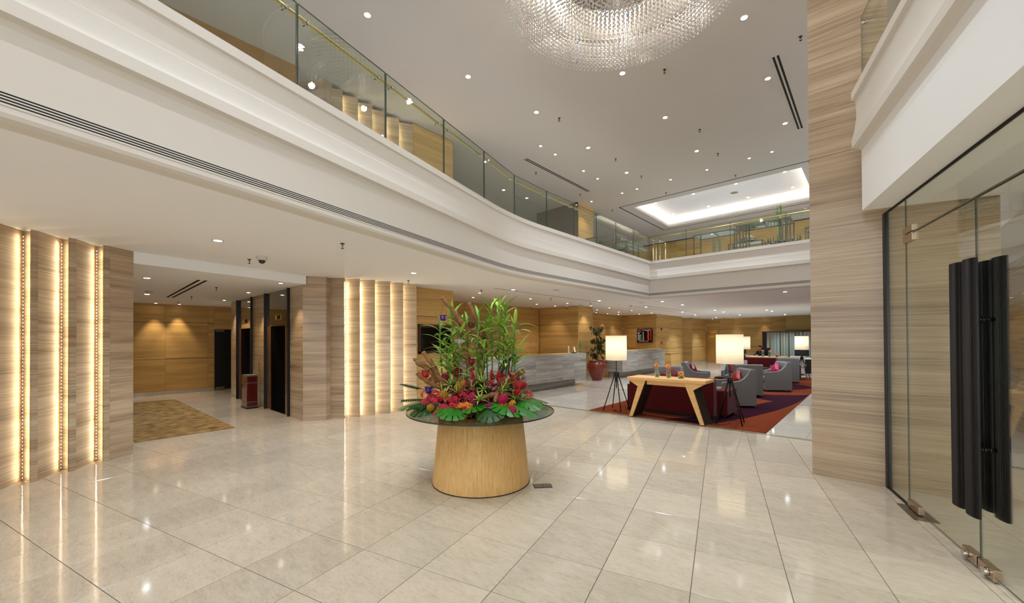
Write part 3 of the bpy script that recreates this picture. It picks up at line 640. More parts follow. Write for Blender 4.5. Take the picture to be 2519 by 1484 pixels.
# sprinklers
BR=plain('sprinkler_metal','#4a3a30',.35,metal=.7)
sprk=thing('sprinkler_head','','sprinkler')
obj('escutcheon',MB().lathe([(.0,0),(.032,0),(.03,-.006),(.014,-.012),(.0,-.012)],14),BR,sprk)
m=MB().lathe([(.008,-.012),(.008,-.035),(.0,-.035)],8); m.tube([(-.012,0,-.03),(-.02,0,-.05),(0,0,-.07)],.003,5).tube([(.012,0,-.03),(.02,0,-.05),(0,0,-.07)],.003,5).lathe([(.0,-.07),(.022,-.07),(.022,-.074),(.0,-.075)],10)
obj('deflector',m,BR,sprk); su=[0]
def sprinkler(x,y,z,label,group):
    t=dup(sprk) if su[0] else sprk; su[0]=1; t.location=(x,y,z); t['label']=label; t['group']=group; t['category']='sprinkler'
for k,(x,y) in enumerate([(1.89,-.06),(1.66,2.96),(1.61,4.81),(1.59,6.96)]): sprinkler(x,y,HU,'dark sprinkler head in the high ceiling, line behind the chandelier, %s going back'%ORD[k],'high ceiling sprinklers behind the chandelier')
for k,(x,y) in enumerate([(-.79,-.05),(-.84,3.02),(-.82,4.83),(-.79,6.96)]): sprinkler(x,y,HU,'dark sprinkler head in the high ceiling, line near the glass rail, %s going back'%ORD[k],'high ceiling sprinklers near the rail')
for k,(x,y) in enumerate([(-3.29,2.12),(-3.29,4.85),(-3.30,7.43)]): sprinkler(x,y,HU,'dark sprinkler head in the high ceiling past the slot vent, %s going back'%ORD[k],'high ceiling sprinklers past the vent')
sprinkler(4.11,.75,HU,'dark sprinkler head in the high ceiling close to the pillar','sprinkler by the pillar')
for k,(x,y) in enumerate([(-2.72,-6.33),(-2.88,-3.12),(-3.01,-.69),(-3.0,2.53),(-2.99,5.03)]): sprinkler(x,y,H,'dark sprinkler head under the balcony in line with the counters, %s going back'%ORD[k],'balcony sprinklers in the counter line')
for k,(x,y) in enumerate([(-.51,-5.76),(-2.39,7.23)]): sprinkler(x,y,H,'dark sprinkler head under the balcony, %s'%('near the balcony edge','between the ceiling slots')[k],'balcony sprinklers apart')
for k,(x,y) in enumerate([(-5.81,4.87),(-5.56,10.03),(-5.64,12.99),(-3.56,18.18)]): sprinkler(x,y,H,'dark sprinkler head along the oak reception wall, %s going back'%ORD[k],'sprinklers along the oak wall')
for k,(x,y) in enumerate([(-5.75,-6.18),(-8.48,-6.18),(-10.73,-6.14)]): sprinkler(x,y,ZL,'dark sprinkler head in the lobby ceiling, %s from the camera'%ORD[k],'lobby sprinklers')
# slot vents
def slot_vent(label,a,b,z,w=.03,n=2,gap=.05,fr=CEIL):
    a,b=Vector(a),Vector(b); d=(b-a).normalized(); s=Vector((-d.y,d.x)); L=(b-a).length; t=thing('slot_vent',label,'air vent',(a.x,a.y,z),math.atan2(d.y,d.x))
    obj('frame',MB().b2(-.03,L+.03,-gap*n/2-.02,gap*n/2+.02,-.004,.0),fr,t)
    for k in range(n): obj('slot',MB().b2(0,L,(k-(n-1)/2)*gap-w/2,(k-(n-1)/2)*gap+w/2,-.006,-.003),DARK,t)
    return t
slot_vent('long double slot air vent in the high ceiling beside the pillar',(3.67,1.04),(3.66,4.74),HU,.04,2,.075)
slot_vent('long double slot air vent in the high ceiling over the far rail',(-2.89,1.11),(-2.90,4.83),HU,.04,2,.075)
slot_vent('double slot air vent in the lift lobby ceiling',(-4.64,-6.62),(-9.10,-6.55),ZL,.05,2,.11,CEILW)
slot_vent('long thin slot vent under the balcony beside the nearer counter',(-2.45,-.75),(-2.53,5.02),H,.03,1,.05,CEILW)
slot_vent('long thin slot vent under the balcony beside the farther counter',(-2.52,7.24),(-2.54,13.13),H,.03,1,.05,CEILW)
slot_vent('long thin slot vent under the balcony at the left of the lounge',(-1.97,7.39),(-2.03,14.78),H,.03,1,.05,CEILW)
# dome cameras, detectors, speakers
CAMW=plain('camera_housing','#cfc9bf',.4)
def dome(x,y,z,label):
    t=thing('dome_camera',label,'camera',(x,y,z)); obj('housing',MB().lathe([(.0,0),(.085,0),(.085,-.012),(.07,-.03),(.066,-.06),(.0,-.06)],24),CAMW,t)
    obj('dome',MB().lathe([(.05,-.06),(.048,-.08),(.036,-.1),(.018,-.112),(.0,-.115)],20),plain('smoked_dome','#141414',.08,spec=.8),t)
dome(-2.34,-6.25,H,'white dome security camera under the balcony before the lift lobby')
dome(-4.38,5.46,H,'white dome security camera in front of the oak column')
t=thing('security_camera','small box security camera at the corner of the exchange board wall','camera',(-3.8,13.5,H)); obj('stalk',MB().tube([(0,0,0),(0,0,-.1)],.012,8),CAMW,t); obj('body',MB().box((0,-.03,-.14),(.07,.16,.07),tilt=Matrix.Rotation(R(20),3,'X')),CAMW,t,bevel=.008); obj('lens',MB().tube([(0,-.1,-.165),(0,-.13,-.176)],.028,12),BLACK,t)
t=thing('smoke_detector','white smoke detector in the lift lobby ceiling','detector',(-7.7,-7.1,ZL)); obj('base',MB().lathe([(.0,0),(.075,0),(.075,-.012),(.0,-.012)],20),CAMW,t); obj('cap',MB().lathe([(.06,-.012),(.055,-.035),(.03,-.05),(.0,-.05)],20),CAMW,t)
for k,(x,y,l) in enumerate([(-1.5,.75,'round flush ceiling speaker under the balcony above the flower table side'),(-1.5,6.31,'round flush ceiling speaker under the balcony by the far corner'),(-3.68,5.48,'round flush ceiling speaker beside the oak column')]):
    t=thing('ceiling_speaker',l,'speaker',(x,y,H)); obj('grille',MB().lathe([(.0,-.004),(.09,-.004),(.09,0)],24),plain('speaker_grille','#c9bda0',.6),t); obj('rim',MB().lathe([(.09,0),(.09,-.007),(.105,-.004),(.105,0)],24),CAMW,t)
t=thing('ceiling_speaker','round speaker in the lit ceiling tray','speaker',(.85,10.0,HU+.4)); obj('grille',MB().lathe([(.0,-.005),(.13,-.005),(.13,0)],24),plain('speaker_grey','#8e877c',.6),t); obj('rim',MB().lathe([(.13,0),(.13,-.01),(.16,-.006),(.16,0)],24),CAMW,t)
# ================================================================ RUGS
RUGO=plain('rug_orange','#74331a',.95,spec=.1,bump=.5,bs=160,var=.14); RUGP=plain('rug_purple','#2c0a1a',.95,spec=.1,bump=.5,bs=160,var=.2)
def smooth(pts,n=8,closed=False):
    out=[];k=len(pts)
    for i in range(k-1):
        p0,p1,p2,p3=pts[max(i-1,0)],pts[i],pts[i+1],pts[min(i+2,k-1)]
        for j in range(n):
            t=j/n; out.append(tuple(.5*((2*p1[c])+(-p0[c]+p2[c])*t+(2*p0[c]-5*p1[c]+4*p2[c]-p3[c])*t*t+(-p0[c]+3*p1[c]-3*p2[c]+p3[c])*t**3) for c in range(len(p1))))
    out.append(tuple(pts[-1])); return out
rug=thing('lounge_rug','large burnt orange lounge rug with sweeping purple bands under the seating','rug')
obj('base',MB().b2(0,3.62,0,12.75,0,.012),RUGO,rug,bevel=.004)
def swirl(pts): obj('swirl',MB().prism(pts,.0121,.0145),RUGP,rug)
up=smooth([(2.05,.02),(2.55,1.2),(2.75,2.6),(2.95,3.9),(3.1,5.1)]); lo=smooth([(3.61,6.9),(3.58,5.2),(3.45,3.5),(3.2,1.6),(2.92,.35),(2.85,.02)])
SW=[]
swirl(smooth([(1.75,.02),(2.3,.9),(2.55,1.8),(2.75,3.0),(3.05,4.3)])+smooth([(3.05,4.3),(2.2,4.75),(1.0,5.0),(.4,5.1)])+smooth([(.4,5.6),(1.6,5.6),(2.6,5.65),(3.3,6.0),(3.61,6.35)])+smooth([(3.61,5.8),(3.58,4.6),(3.42,3.1),(3.1,1.5),(2.75,.4),(2.6,.02)]))
swirl(smooth([(2.0,7.0),(2.9,7.3),(3.4,8.0),(3.5,8.6),(3.2,9.2)])+smooth([(2.6,9.6),(1.6,9.7),(.6,9.4)])+smooth([(.6,8.9),(1.5,8.6),(2.2,8.2),(2.0,7.0)]))
swirl(smooth([(.1,1.9),(.9,2.6),(1.3,3.3),(1.5,4.2)])+smooth([(1.0,4.2),(.7,3.4),(.1,2.7)]))
LR=plain('lobby_rug_pile','#8f7144',.9,spec=.2,bump=.6,bs=5,var=.5)  # noise also paints sheen patches into the pile colour
lr=thing('lobby_rug','mottled gold and brown rug with painted sheen patches on the lift lobby floor','rug'); obj('pile',MB().prism([(-4.18,-7.62),(-4.24,-6.18),(-10.1,-6.3),(-10.3,-7.75)],0,.012),LR,lr,bevel=.004)
# ================================================================ CONSOLES
LEGDARK=plain('console_inner','#2a1c10',.6)  # darker brown for the slab behind each beech leg front
def console(label,loc,rz):
    """1.62 long, .58 deep, .86 high; splayed slab legs with a brace triangle; origin at floor centre"""
    t=thing('console_table',label,'table',loc,rz); L,D=.81,.29
    obj('tabletop',MB().ext([(-L,.80),(L,.80),(L+.0,.86),(-L,.86)],(0,-D,0),(1,0,0),(0,0,1),(0,1,0),2*D),BEECH,t,bevel=.004)
    for s in (-1,1):
        poly=[(s*.56,.80),(s*.40,.80),(s*.70,0),(s*.775,0),(s*.575,.665),(s*.79,.795)]
        poly=poly if s>0 else poly[::-1]
        obj('leg',MB().ext(poly,(0,-D+.02,0),(1,0,0),(0,0,1),(0,1,0),.03),BEECH,t,bevel=.003); obj('leg_panel',MB().ext(poly,(0,-D+.051,0),(1,0,0),(0,0,1),(0,1,0),2*D-.1),LEGDARK,t)
    obj('apron',MB().box((0,-D+.1,.755),(.80,.022,.09)),BEECH,t,bevel=.002)
    return t
CZ=.0145
con=console('pale beech console table with splayed legs behind the red sofa nearest the camera',(1.84,.16,CZ),0)
con2=dup(con,(1.70,12.28,CZ),PI,'pale beech console table behind the far red sofa, mostly hidden')
# ---- vases with gerberas
VG=thin_glass('vase_glass','#eef5ef',1.4); WATER=plain('vase_water','#cfd6c0',.05,trans=.85,ior=1.33)
GER=plain('gerbera_orange','#ff7418',.6,var=.12,bs=40); GERC=plain('gerbera_eye','#5a1c08',.7); STEM=plain('stem_green','#55702a',.5)
def gerbera(parent,c,r,tilt):
    f=MB(); rot=tilt
    for ringk,(rr,n,z0) in enumerate(((r,22,0),(r*.72,18,.004))):
        for k in range(n):
            a=2*PI*k/n+ringk*.1; ca,sa=math.cos(a),math.sin(a); w=rr*.16; P=[]
            for (d,ww,zz) in ((.18,.5,0),(.6,1,.25),(.92,.8,.2),(1,.25,.12)):
                for s in (-1,1): P.append((ca*rr*d-sa*w*ww*s,sa*rr*d+ca*w*ww*s,z0+zz*rr*.35))
            P=[tuple(Vector(c)+rot@Vector(p)) for p in P]; f.add(P,[(0,1,3,2),(2,3,5,4),(4,5,7,6)])
    o=obj('gerbera_head',f,GER,parent); e=MB().ell(tuple(Vector(c)+rot@Vector((0,0,r*.12))),(r*.26,r*.26,r*.1),10,5,rot); obj('flower_eye',e,GERC,o); return o
def vase(label,loc,r,h,fz,fx,big=.055,low=False,group=None):
    t=thing('flower_vase',label,'vase',loc,0,group)
    obj('glass',MB().lathe([(r*.3,.0),(r,.0),(r,h),(r-.004,h),(r-.004,.012),(.0,.012)],20),VG,t)
    obj('water',MB().lathe([(0,.0125),(r-.006,.0125),(r-.006,h*.3 if not low else h*.3),(0,h*.3)],18),WATER,t)
    rot=Matrix.Rotation(R(50),3,'X')@Matrix.Rotation(R(8),3,'Y')
    rot=Matrix.Rotation(CAMYAW,3,'Z')@Matrix.Rotation(R(52),3,'X')
    obj('stem',MB().tube(smooth([(r*.55,.0,.015),(-r*.3,0,.05),(r*.3,r*.2,h*.5),(fx*.7,0,fz-.03),(fx,0,fz)],5),.003,6),STEM,t)
    obj('reed',MB().tube(smooth([(-r*.6,.0,.02),(r*.3,r*.3,.035),(r*.6,-.01,.06),(-r*.4,-r*.4,.08)],5),.003,6),STEM,t)
    gerbera(t,(fx,0,fz),big,rot); return t
CAMYAW=yaw
TZ=CZ+.86
vase('tall glass vase with an orange gerbera, leftmost of three on the near console',(1.585,.16,TZ),.047,.31,.25,-.005)
vase('medium glass vase with an orange gerbera, middle of three on the near console',(1.835,.16,TZ),.048,.27,.235,-.01)
vase('short wide glass vase with an orange gerbera, rightmost of three on the near console',(2.09,.16,TZ),.062,.165,.1,0,.062,True)
vase('tall glass vase with an orange gerbera, leftmost of three on the far console',(1.40,12.3,TZ),.047,.31,.27,-.03)
vase('medium glass vase with an orange gerbera, middle of three on the far console',(1.65,12.3,TZ),.048,.27,.25,.02)
vase('short wide glass vase with an orange gerbera, rightmost of three on the far console',(1.92,12.3,TZ),.06,.165,.12,0.02,.06,True)
# ================================================================ SOFAS
RED=plain('red_upholstery','#50080b',.85,spec=.2,bump=.25,bs=220,sheen=.1); REDP=plain('plinth_black','#0c0808',.6)
def sofa(label,loc,rz):
    """faces +y, origin at floor centre of the back; overall 2.24 wide .98 deep"""
    t=thing('sofa',label,'sofa',loc,rz)
    obj('plinth',MB().b2(-1.0,1.0,.05,.92,0,.07),REDP,t)
    obj('seat_base',MB().b2(-.82,.82,.2,.96,.07,.30),RED,t,bevel=.015)
    for s in (-1,1): obj('seat_cushion',MB().b2(s*.01,s*.815,.24,.98,.30,.44),RED,t,bevel=.03,seg=3)
    obj('backrest',MB().ext([(0,.05),(0,.80),(.03,.842),(.19,.842),(.22,.80),(.27,.30),(.27,.05)],(-.93,0,0),(0,1,0),(0,0,1),(1,0,0),1.86),RED,t,bevel=.02,seg=3)
    for s in (-1,1): obj('armrest',MB().b2(s*.86 if s<0 else .86,s*1.12,.27,1.06,.055,.585),RED,t,bevel=.022,seg=3)
    for s in (-1,1):
        for y in (.33,.98): obj('foot',MB().b2(s*1.05-.025,s*1.05+.025,y-.025,y+.025,0,.06),BLACK,t)
    return t
sf=sofa('dark red two seat sofa with its back to the camera behind the near console',(1.66,.60,CZ),0)
sf2=dup(sf,(1.72,12.0-.02,CZ),PI,'dark red two seat sofa at the far end of the rug facing the camera')
# ================================================================ ARMCHAIRS
GREY=plain('grey_upholstery','#757371',.88,spec=.2,bump=.3,bs=260,var=.06)
def armchair(label,loc,rz):
    """faces +y; .72 wide .78 deep .93 high"""
    t=thing('armchair',label,'armchair',loc,rz,'grey lounge armchairs')
    side=[(-.39,.04),(.39,.04),(.39,.585),(.37,.615),(.12,.625),(-.02,.65),(-.12,.71),(-.20,.80),(-.25,.90),(-.28,.93),(-.36,.93),(-.39,.91)]
    for s in (-1,1): obj('side_panel',MB().ext(side,(s*.36 if s<0 else .27,0,0),(0,1,0),(0,0,1),(1,0,0),.09),GREY,t,bevel=.012)
    obj('back_panel',MB().ext([(-.385,.05),(-.385,.915),(-.355,.93),(-.27,.93),(-.245,.90),(-.17,.42),(-.17,.05)],(-.275,0,0),(0,1,0),(0,0,1),(1,0,0),.55),GREY,t,bevel=.012)
    obj('seat_base',MB().b2(-.268,.268,-.2,.37,.05,.30),GREY,t,bevel=.01)
    obj('seat_cushion',MB().b2(-.266,.266,-.19,.395,.30,.445),GREY,t,bevel=.04,seg=3)
    for s in (-1,1):
        for y in (-.33,.33): obj('foot',MB().b2(s*.30-.025,s*.30+.025,y-.025,y+.025,0,.05),BLACK,t)
    return t
def ang(d): return math.atan2(d[1],d[0])-PI/2
ac=armchair('grey armchair nearest the camera, right of the near sofa, holding a red cushion',(2.42,2.86,CZ),ang((-.81,-.59)))
def chair(label,x,y,d): return dup(ac,(x,y,CZ),ang(d),label)
CH=[((2.42,2.86),(-.81,-.59)),((2.22,5.07),(-.47,.88)),((2.63,6.89),(-.82,-.57)),((2.50,9.97),(-.47,.88)),((1.50,6.95),(.12,-.99)),((.98,2.55),(.48,-.88)),((.78,5.25),(.98,.2))]
chair('grey armchair seen from behind, just past the nearest armchair',*CH[1][0],CH[1][1])
chair('grey armchair facing left with a magenta cushion, middle of the right side',*CH[2][0],CH[2][1])
chair('grey armchair seen from behind at the far right of the rug',*CH[3][0],CH[3][1])
chair('grey armchair facing the camera half hidden under the nearest lamp shade',*CH[4][0],CH[4][1])
chair('grey armchair facing the camera behind the near sofa, left of the lamp',*CH[5][0],CH[5][1])
chair('grey armchair in side view facing right, farther back than the near sofa',*CH[6][0],CH[6][1])
def cushion(label,i,c,ty=.0,roll=45,lean=20,w=.40,off=-.07,side=0):
    (x,y),d=CH[i]; a=ang(d); d=Vector(d).normalized(); rr=Vector((d.y,-d.x)); m=MB(); n=10
    def fn(sgn):
        def f(u,v):
            X,Y=(u-.5)*2,(v-.5)*2; th=.075*max(0,(1-X**4))**.6*max(0,(1-Y**4))**.6
            k=1-.10*(1-abs(Y))*abs(X)**3-.0; k2=1-.10*(1-abs(X))*abs(Y)**3
            return (X*w/2*k,sgn*th,Y*w/2*k2)
        return f
    m.grid(fn(1),n,n); m.grid(lambda u,v:fn(-1)(v,u),n,n)
    rot=Matrix.Rotation(a,4,'Z')@Matrix.Rotation(R(lean),4,'X')@Matrix.Rotation(R(roll),4,'Y')
    o=obj('cushion',m,c); half=w/2*(abs(math.cos(R(roll)))+abs(math.sin(R(roll))))
    p=Vector((x,y))+d*off+rr*side; o.matrix_world=Matrix.Translation((p.x,p.y,CZ+.445+half*.95))@rot
    return tag(o,label,'cushion','lounge cushions')
CR=plain('red_satin','#8a0d14',.4,bump=.1,bs=30); CRD=plain('dark_red_satin','#6b0c12',.45,bump=.1,bs=30); CM=plain('magenta_satin','#a31a4c',.35,bump=.1,bs=30)
cushion('red satin cushion tipped on a corner in the nearest grey armchair',0,CR,roll=38,side=-.02,w=.36)
cushion('magenta satin cushion in the grey armchair facing left in the middle of the right side',2,CM,roll=38,w=.36)
cushion('dark red cushion in the grey armchair half hidden by the nearest lamp shade',4,CRD,roll=10,w=.40)
cushion('dark red cushion in the grey armchair behind the near sofa',5,CRD,roll=45,w=.38)
cushion('dark red cushion in the grey armchair seen from the side facing right',6,CRD,roll=45,w=.36,off=-.06)
# ---- coffee tables & bowls
WLEG=plain('walnut_top','#3a1c0d',.25)
def coffee(label,x,y):
    t=thing('coffee_table',label,'table',(x,y,CZ),0); obj('tabletop',MB().b2(-.42,.42,-.30,.30,.40,.44),WLEG,t,bevel=.008)
    for s in (-1,1):
        poly=[(-.30,0),(-.30,.34),(-.27,.385),(-.22,.398),(.22,.398),(.27,.385),(.30,.34),(.30,0),(.17,0),(.17,.26),(.14,.29),(-.14,.29),(-.17,.26),(-.17,0)]
        obj('leg_frame',MB().ext(poly,(s*.36-.03,0,0),(0,1,0),(0,0,1),(1,0,0),.06),BEECH,t,bevel=.003)
    return t
coffee('dark topped coffee table with a beech frame before the half hidden armchair',1.62,6.02)
coffee('dark topped coffee table with a beech frame before the far sofa',1.5,10.3)
def bowl(label,x,y,cols):
    t=thing('candy_bowl',label,'bowl',(x,y,CZ+.441)); obj('glass',MB().lathe([(.03,0),(.06,.004),(.078,.05),(.07,.10),(.066,.10),(.073,.05),(.056,.01),(.0,.008)],18),VG,t)
    rnd=random.Random(x); m=[MB() for _ in cols]
    for k in range(46):
        a=rnd.random()*6.28; r=.05*math.sqrt(rnd.random()); m[k%len(cols)].ell((r*math.cos(a),r*math.sin(a),.02+rnd.random()*.055),(.014,.014,.012),6,4)
    for mm_,c in zip(m,cols): o=obj('sweets',mm_,plain('sweet_'+c[1:],c,.35),t); o['kind']='stuff'
bowl('small glass bowl of coloured sweets on the nearer coffee table',1.90,5.9,['#d5431c','#e8e2d2','#7fa23a','#b3202a'])
bowl('small glass bowl of coloured sweets on the farther coffee table',1.80,10.25,['#d98420','#ece6d8','#3a2a20','#c0322a'])
# ================================================================ FLOOR LAMPS
SHADE=shade_mat('lamp_shade_fabric','#f3ead6',.55)
def floor_lamp(label,loc,rz):
    t=thing('floor_lamp',label,'floor lamp',loc,rz,'white drum shade floor lamps')
    z0,z1=1.19,1.765; r=.243; m=MB(); n=40
    P=[(r*math.cos(2*PI*k/n),r*math.sin(2*PI*k/n),z) for z in (z0,z1) for k in range(n)]; m.add(P,[(k,(k+1)%n,n+(k+1)%n,n+k) for k in range(n)],True)
    s=obj('lamp_shade',m,SHADE,t)
    m=MB()
    for z in (z0,z1): m.tube([(r*math.cos(2*PI*k/n),r*math.sin(2*PI*k/n),z) for k in range(n+1)],.004,5,cap=False)
    obj('shade_rim',m,plain('shade_trim','#e9dfc8',.7),s)
    m=MB()
    for k in range(3): m.tube([(0,0,z0+.06),(r*math.cos(k*2.094),r*math.sin(k*2.094),z0+.01)],.003,5)
    obj('shade_spider',m,BLACKM,s)
    obj('pole',MB().tube([(0,0,.52),(0,0,1.26)],.0125,10),BLACKM,t); obj('finial',MB().tube([(0,0,.52),(0,0,.70),(0,0,.86)],[.004,.016,.016],10),BLACKM,t)
    m=MB().lathe([(.0,.80),(.042,.80),(.042,.90),(.02,.91),(.0,.91)],12); obj('hub',m,BLACKM,t)
    for k in range(4):
        a=PI/4+k*PI/2; c,s_=math.cos(a),math.sin(a)
        obj('leg',MB().tube([(c*.05,s_*.05,.91),(c*.055,s_*.055,.80),(c*.32,s_*.32,.0)],[.013,.013,.011],8),BLACKM,t)
    obj('bulb',MB().ell((0,0,1.44),(.035,.035,.05),10,6),plain('lamp_bulb','#fff3d8',.4,emit='#ffe6b8',es=6),t)
    l=bpy.data.lights.new('lamp_light','POINT'); l.energy=E_SHADE; l.color=(1,.9,.74); l.shadow_soft_size=.05
    o=bpy.data.objects.new('lamp_light',l); COL.objects.link(o); o.parent=t; o.location=(0,0,1.53)
    return t
fl_=floor_lamp('tripod floor lamp with a white drum shade at the left end of the near console',(.52,.36,CZ),0)
dup(fl_,(2.93,.48,CZ),R(8),'tripod floor lamp with a white drum shade at the right end of the near console')
dup(fl_,(.66,12.3,CZ),0,'tripod floor lamp with a white shade mostly hidden behind a nearer shade')
dup(fl_,(2.80,12.3,CZ),R(20),'tripod floor lamp with a white drum shade at the far right beside the pillar edge')
CORD=plain('cord_black','#101010',.5)
tag(obj('power_cable',MB().tube(smooth([(.62,.62,CZ+.01),(.75,.5,CZ+.03),(.66,.3,CZ+.012),(.58,.16,CZ+.01),(.72,.1,CZ+.012),(.95,.06,CZ+.012)],8),.005,6),CORD),'black cable with an inline switch under the left tripod lamp','cable')
o=obj('lamp_switch',MB().box((.56,.2,CZ+.016),(.07,.035,.022)),CORD); tag(o,'small black foot switch on the orange rug under the left tripod lamp','switch')
tag(obj('power_cable',MB().tube(smooth([(3.1,.7,CZ+.02),(2.95,.55,CZ+.03),(2.92,.25,CZ+.012),(2.8,.12,CZ+.012),(2.68,.06,CZ+.012)],8),.005,6),CORD),'black cable running along the rug edge under the right tripod lamp','cable')
# ================================================================ RECEPTION COUNTERS
def counter(label,u,v0,v1,joints):
    t=thing('reception_counter',label,'counter',(0,0,0)); w=.75; zt=1.185; zb=.27
    edges=[v0]+joints+[v1]
    for a,b in zip(edges[:-1],edges[1:]): obj('front_panel',MB().b2(u-.05,u,a+.0015,b-.0015,zb,zt),STONEG,t)
    obj('end_panel',MB().b2(u-w,u-.051,v0,v0+.05,zb,zt),STONEG,t); obj('end_panel',MB().b2(u-w,u-.051,v1-.05,v1,zb,zt),STONEG,t)
    obj('countertop',MB().b2(u-w,u-.052,v0+.052,v1-.052,zt-.04,zt-.002),WOOD,t)
    obj('plinth',MB().b2(u-w+.05,u-.30,v0+.1,v1-.30,0,zb),STONEG,t)
    obj('work_shelf',MB().b2(u-w-.35,u-w,v0+.1,v1-.1,.72,.76),WOOD,t); obj('work_base',MB().b2(u-w-.3,u-w,v0+.15,v1-.15,0,.72),WOOD,t)
    return t
counter('grey veined stone reception counter nearer the flower table',-3.0,-.9,4.72,[.4,1.7,2.55,3.2,3.9])
counter('grey veined stone reception counter past the potted fig',-2.97,7.6,12.3,[8.0,9.1,10.7,11.6])
t=thing('low_oak_cabinet','low oak cabinet standing at the end of the farther counter','cabinet',(0,0,0)); obj('carcass',MB().b2(-3.96,-3.2,13.75,15.2,.08,.88),WOOD,t,bevel=.004); obj('plinth',MB().b2(-3.95,-3.25,13.8,15.15,0,.08),DARK,t); obj('top',MB().b2(-3.96,-3.18,13.72,15.22,.88,.91),WOOD,t,bevel=.003)
CT=1.183
t=thing('card_holder','white leaflet holder with a round green emblem on the nearer counter','sign',(-3.22,3.88,CT),R(20)); obj('board',MB().box((0,0,.13),(.012,.13,.26)),plain('card_white','#d8d2bb',.4),t); obj('emblem',MB().tube([(.0065,0,.16),(.0085,0,.16)],.042,16),plain('emblem_green','#9aa34a',.5),t); obj('foot',MB().box((0,0,.008),(.09,.13,.016)),CHROME,t)
t=thing('leaflet_stand','clear stand of white leaflets beside the leaflet holder on the nearer counter','stand',(-3.2,4.22,CT+.004),R(20)); obj('tray',MB().box((0,0,.012),(.16,.2,.024)),BLACK,t); obj('leaflet',MB().box((.01,0,.13),(.02,.15,.2),tilt=Matrix.Rotation(R(-12),3,'Y')),plain('leaflet','#e6dfcb',.5),t)
t=thing('tall_leaf_vase','tall clear vase with one curled green leaf at the end of the nearer counter','vase',(-3.15,4.55,CT)); obj('glass',MB().lathe([(.02,0),(.05,0),(.055,.36),(.05,.36),(.045,.01),(.0,.01)],16),VG,t); obj('leaf',MB().grid(lambda u,v:(.02*math.sin(u*5)+(v-.5)*.07*math.sin(PI*u**.7),.03*math.sin(u*4)+.02*(v-.5),.05+u*.42),10,3),plain('aspidistra','#5a8a33',.4),t)
# ---- potted fig
POT=plain('terracotta_glaze','#6b2413',.32,var=.12,bs=6,coat=.2)
pf=thing('potted_fig','tall leafy fig in a glazed brown pot between the counters','potted plant',(-3.45,6.28,0))
obj('pot',MB().lathe([(.0,0),(.19,0),(.205,.02),(.27,.16),(.36,.40),(.395,.56),(.385,.66),(.33,.74),(.315,.77),(.345,.80),(.34,.82),(.30,.82),(.28,.78),(.0,.75)],36),POT,pf)
obj('soil',MB().lathe([(.0,.77),(.29,.77),(.29,.75)],24),plain('soil','#2a1c12',.9),pf)
FIG=plain('fig_leaf','#22401a',.4,var=.25,bs=5); BARK=plain('bark','#6a4a2c',.8,bump=.6,bs=60)
rnd=random.Random(3); leafm=MB().add([(0,0,0),(.035,.018,.008),(.075,.02,.004),(.12,0,-.02),(.035,-.018,.008),(.075,-.02,.004),(.04,0,0),(.08,0,-.004)],[(0,6,1),(1,6,7,2),(2,7,3),(0,4,6),(4,5,7,6),(5,3,7)]).mesh('leaf',FIG)
trunk=[(0,0,.76),(.02,.0,1.2),(-.02,.03,1.6),(.0,.0,2.0)]
obj('trunk',MB().tube(smooth(trunk,6),.018,8),BARK,pf); obj('trunk',MB().tube(smooth([(.06,.04,.76),(.0,.05,1.1),(.04,-.02,1.5),(.02,.0,1.75)],6),.014,8),BARK,pf)
for k in range(48):
    t_=k/47; z=.95+t_*1.22; sp_r=(.34 if z<1.7 else .20)*rnd.uniform(.5,1.05)*(1 if z>1.05 else .8)
    if 1.74<z<1.86 and rnd.random()<.7: continue
    a=rnd.random()*6.28; c=Vector((0,0,z-.08)); e=Vector((sp_r*math.cos(a)*1.05,sp_r*math.sin(a)*1.05,z+rnd.uniform(-.05,.14)))
    br=obj('branch',MB().tube([c,c*.4+e*.6+Vector((0,0,.05)),e],[.007,.005,.003],5),BARK,pf)
    for q in range(7):
        o=bpy.data.objects.new('leaf',leafm); COL.objects.link(o); o.parent=br
        p=c+(e-c)*rnd.uniform(.35,1.05); o.location=p+Vector((0,0,.05*rnd.random())); o.rotation_euler=(rnd.uniform(-.6,.6),rnd.uniform(.1,1.1),a+rnd.uniform(-1.5,1.5)); s=rnd.uniform(1.0,1.9); o.scale=(s,s,s)
# ---- exchange board
eb2=thing('exchange_rate_board','black exchange rate board with red digits on the oak wall past the counters','display board',(-4.605,13.61,1.49))
wd,hh=.90,.78
obj('frame',MB().b2(-wd/2,wd/2,-.06,0,0,hh),plain('board_frame','#3a1410',.4),eb2,bevel=.006); obj('screen',MB().b2(-wd/2+.035,wd/2-.035,-.066,-.05,.035,hh-.035),plain('board_face','#050505',.25),eb2)
for s in (-1,1): obj('hanger',MB().box((s*.38,-.03,hh+.02),(.03,.03,.05)),BLACK,eb2)
LW=emis('board_white',(.8,.75,.66),.75); LRD=emis('board_red',(1,.05,.05),1.5)
TEXTS=[]
def text(s,x,z,size,mat,parent,al='LEFT'):
    c=bpy.data.curves.new('lettering_curve','FONT'); c.body=s; c.size=size; c.align_x=al; c.materials.append(mat); c.resolution_u=2
    o=bpy.data.objects.new('lettering_curve',c); COL.objects.link(o); TEXTS.append((o,parent,(x,-.0675,z),mat)); return o
text('DATE',-.40,.685,.045,LW,eb2); text('12-05',-.30,.685,.055,LRD,eb2); text('EXCHANGE RATE',-.13,.685,.052,LW,eb2); text('TIME',.23,.70,.04,LW,eb2); text('18:24',.30,.69,.055,LRD,eb2); text('BUYING',.10,.645,.04,LW,eb2); text('RS',.33,.63,.04,LW,eb2)
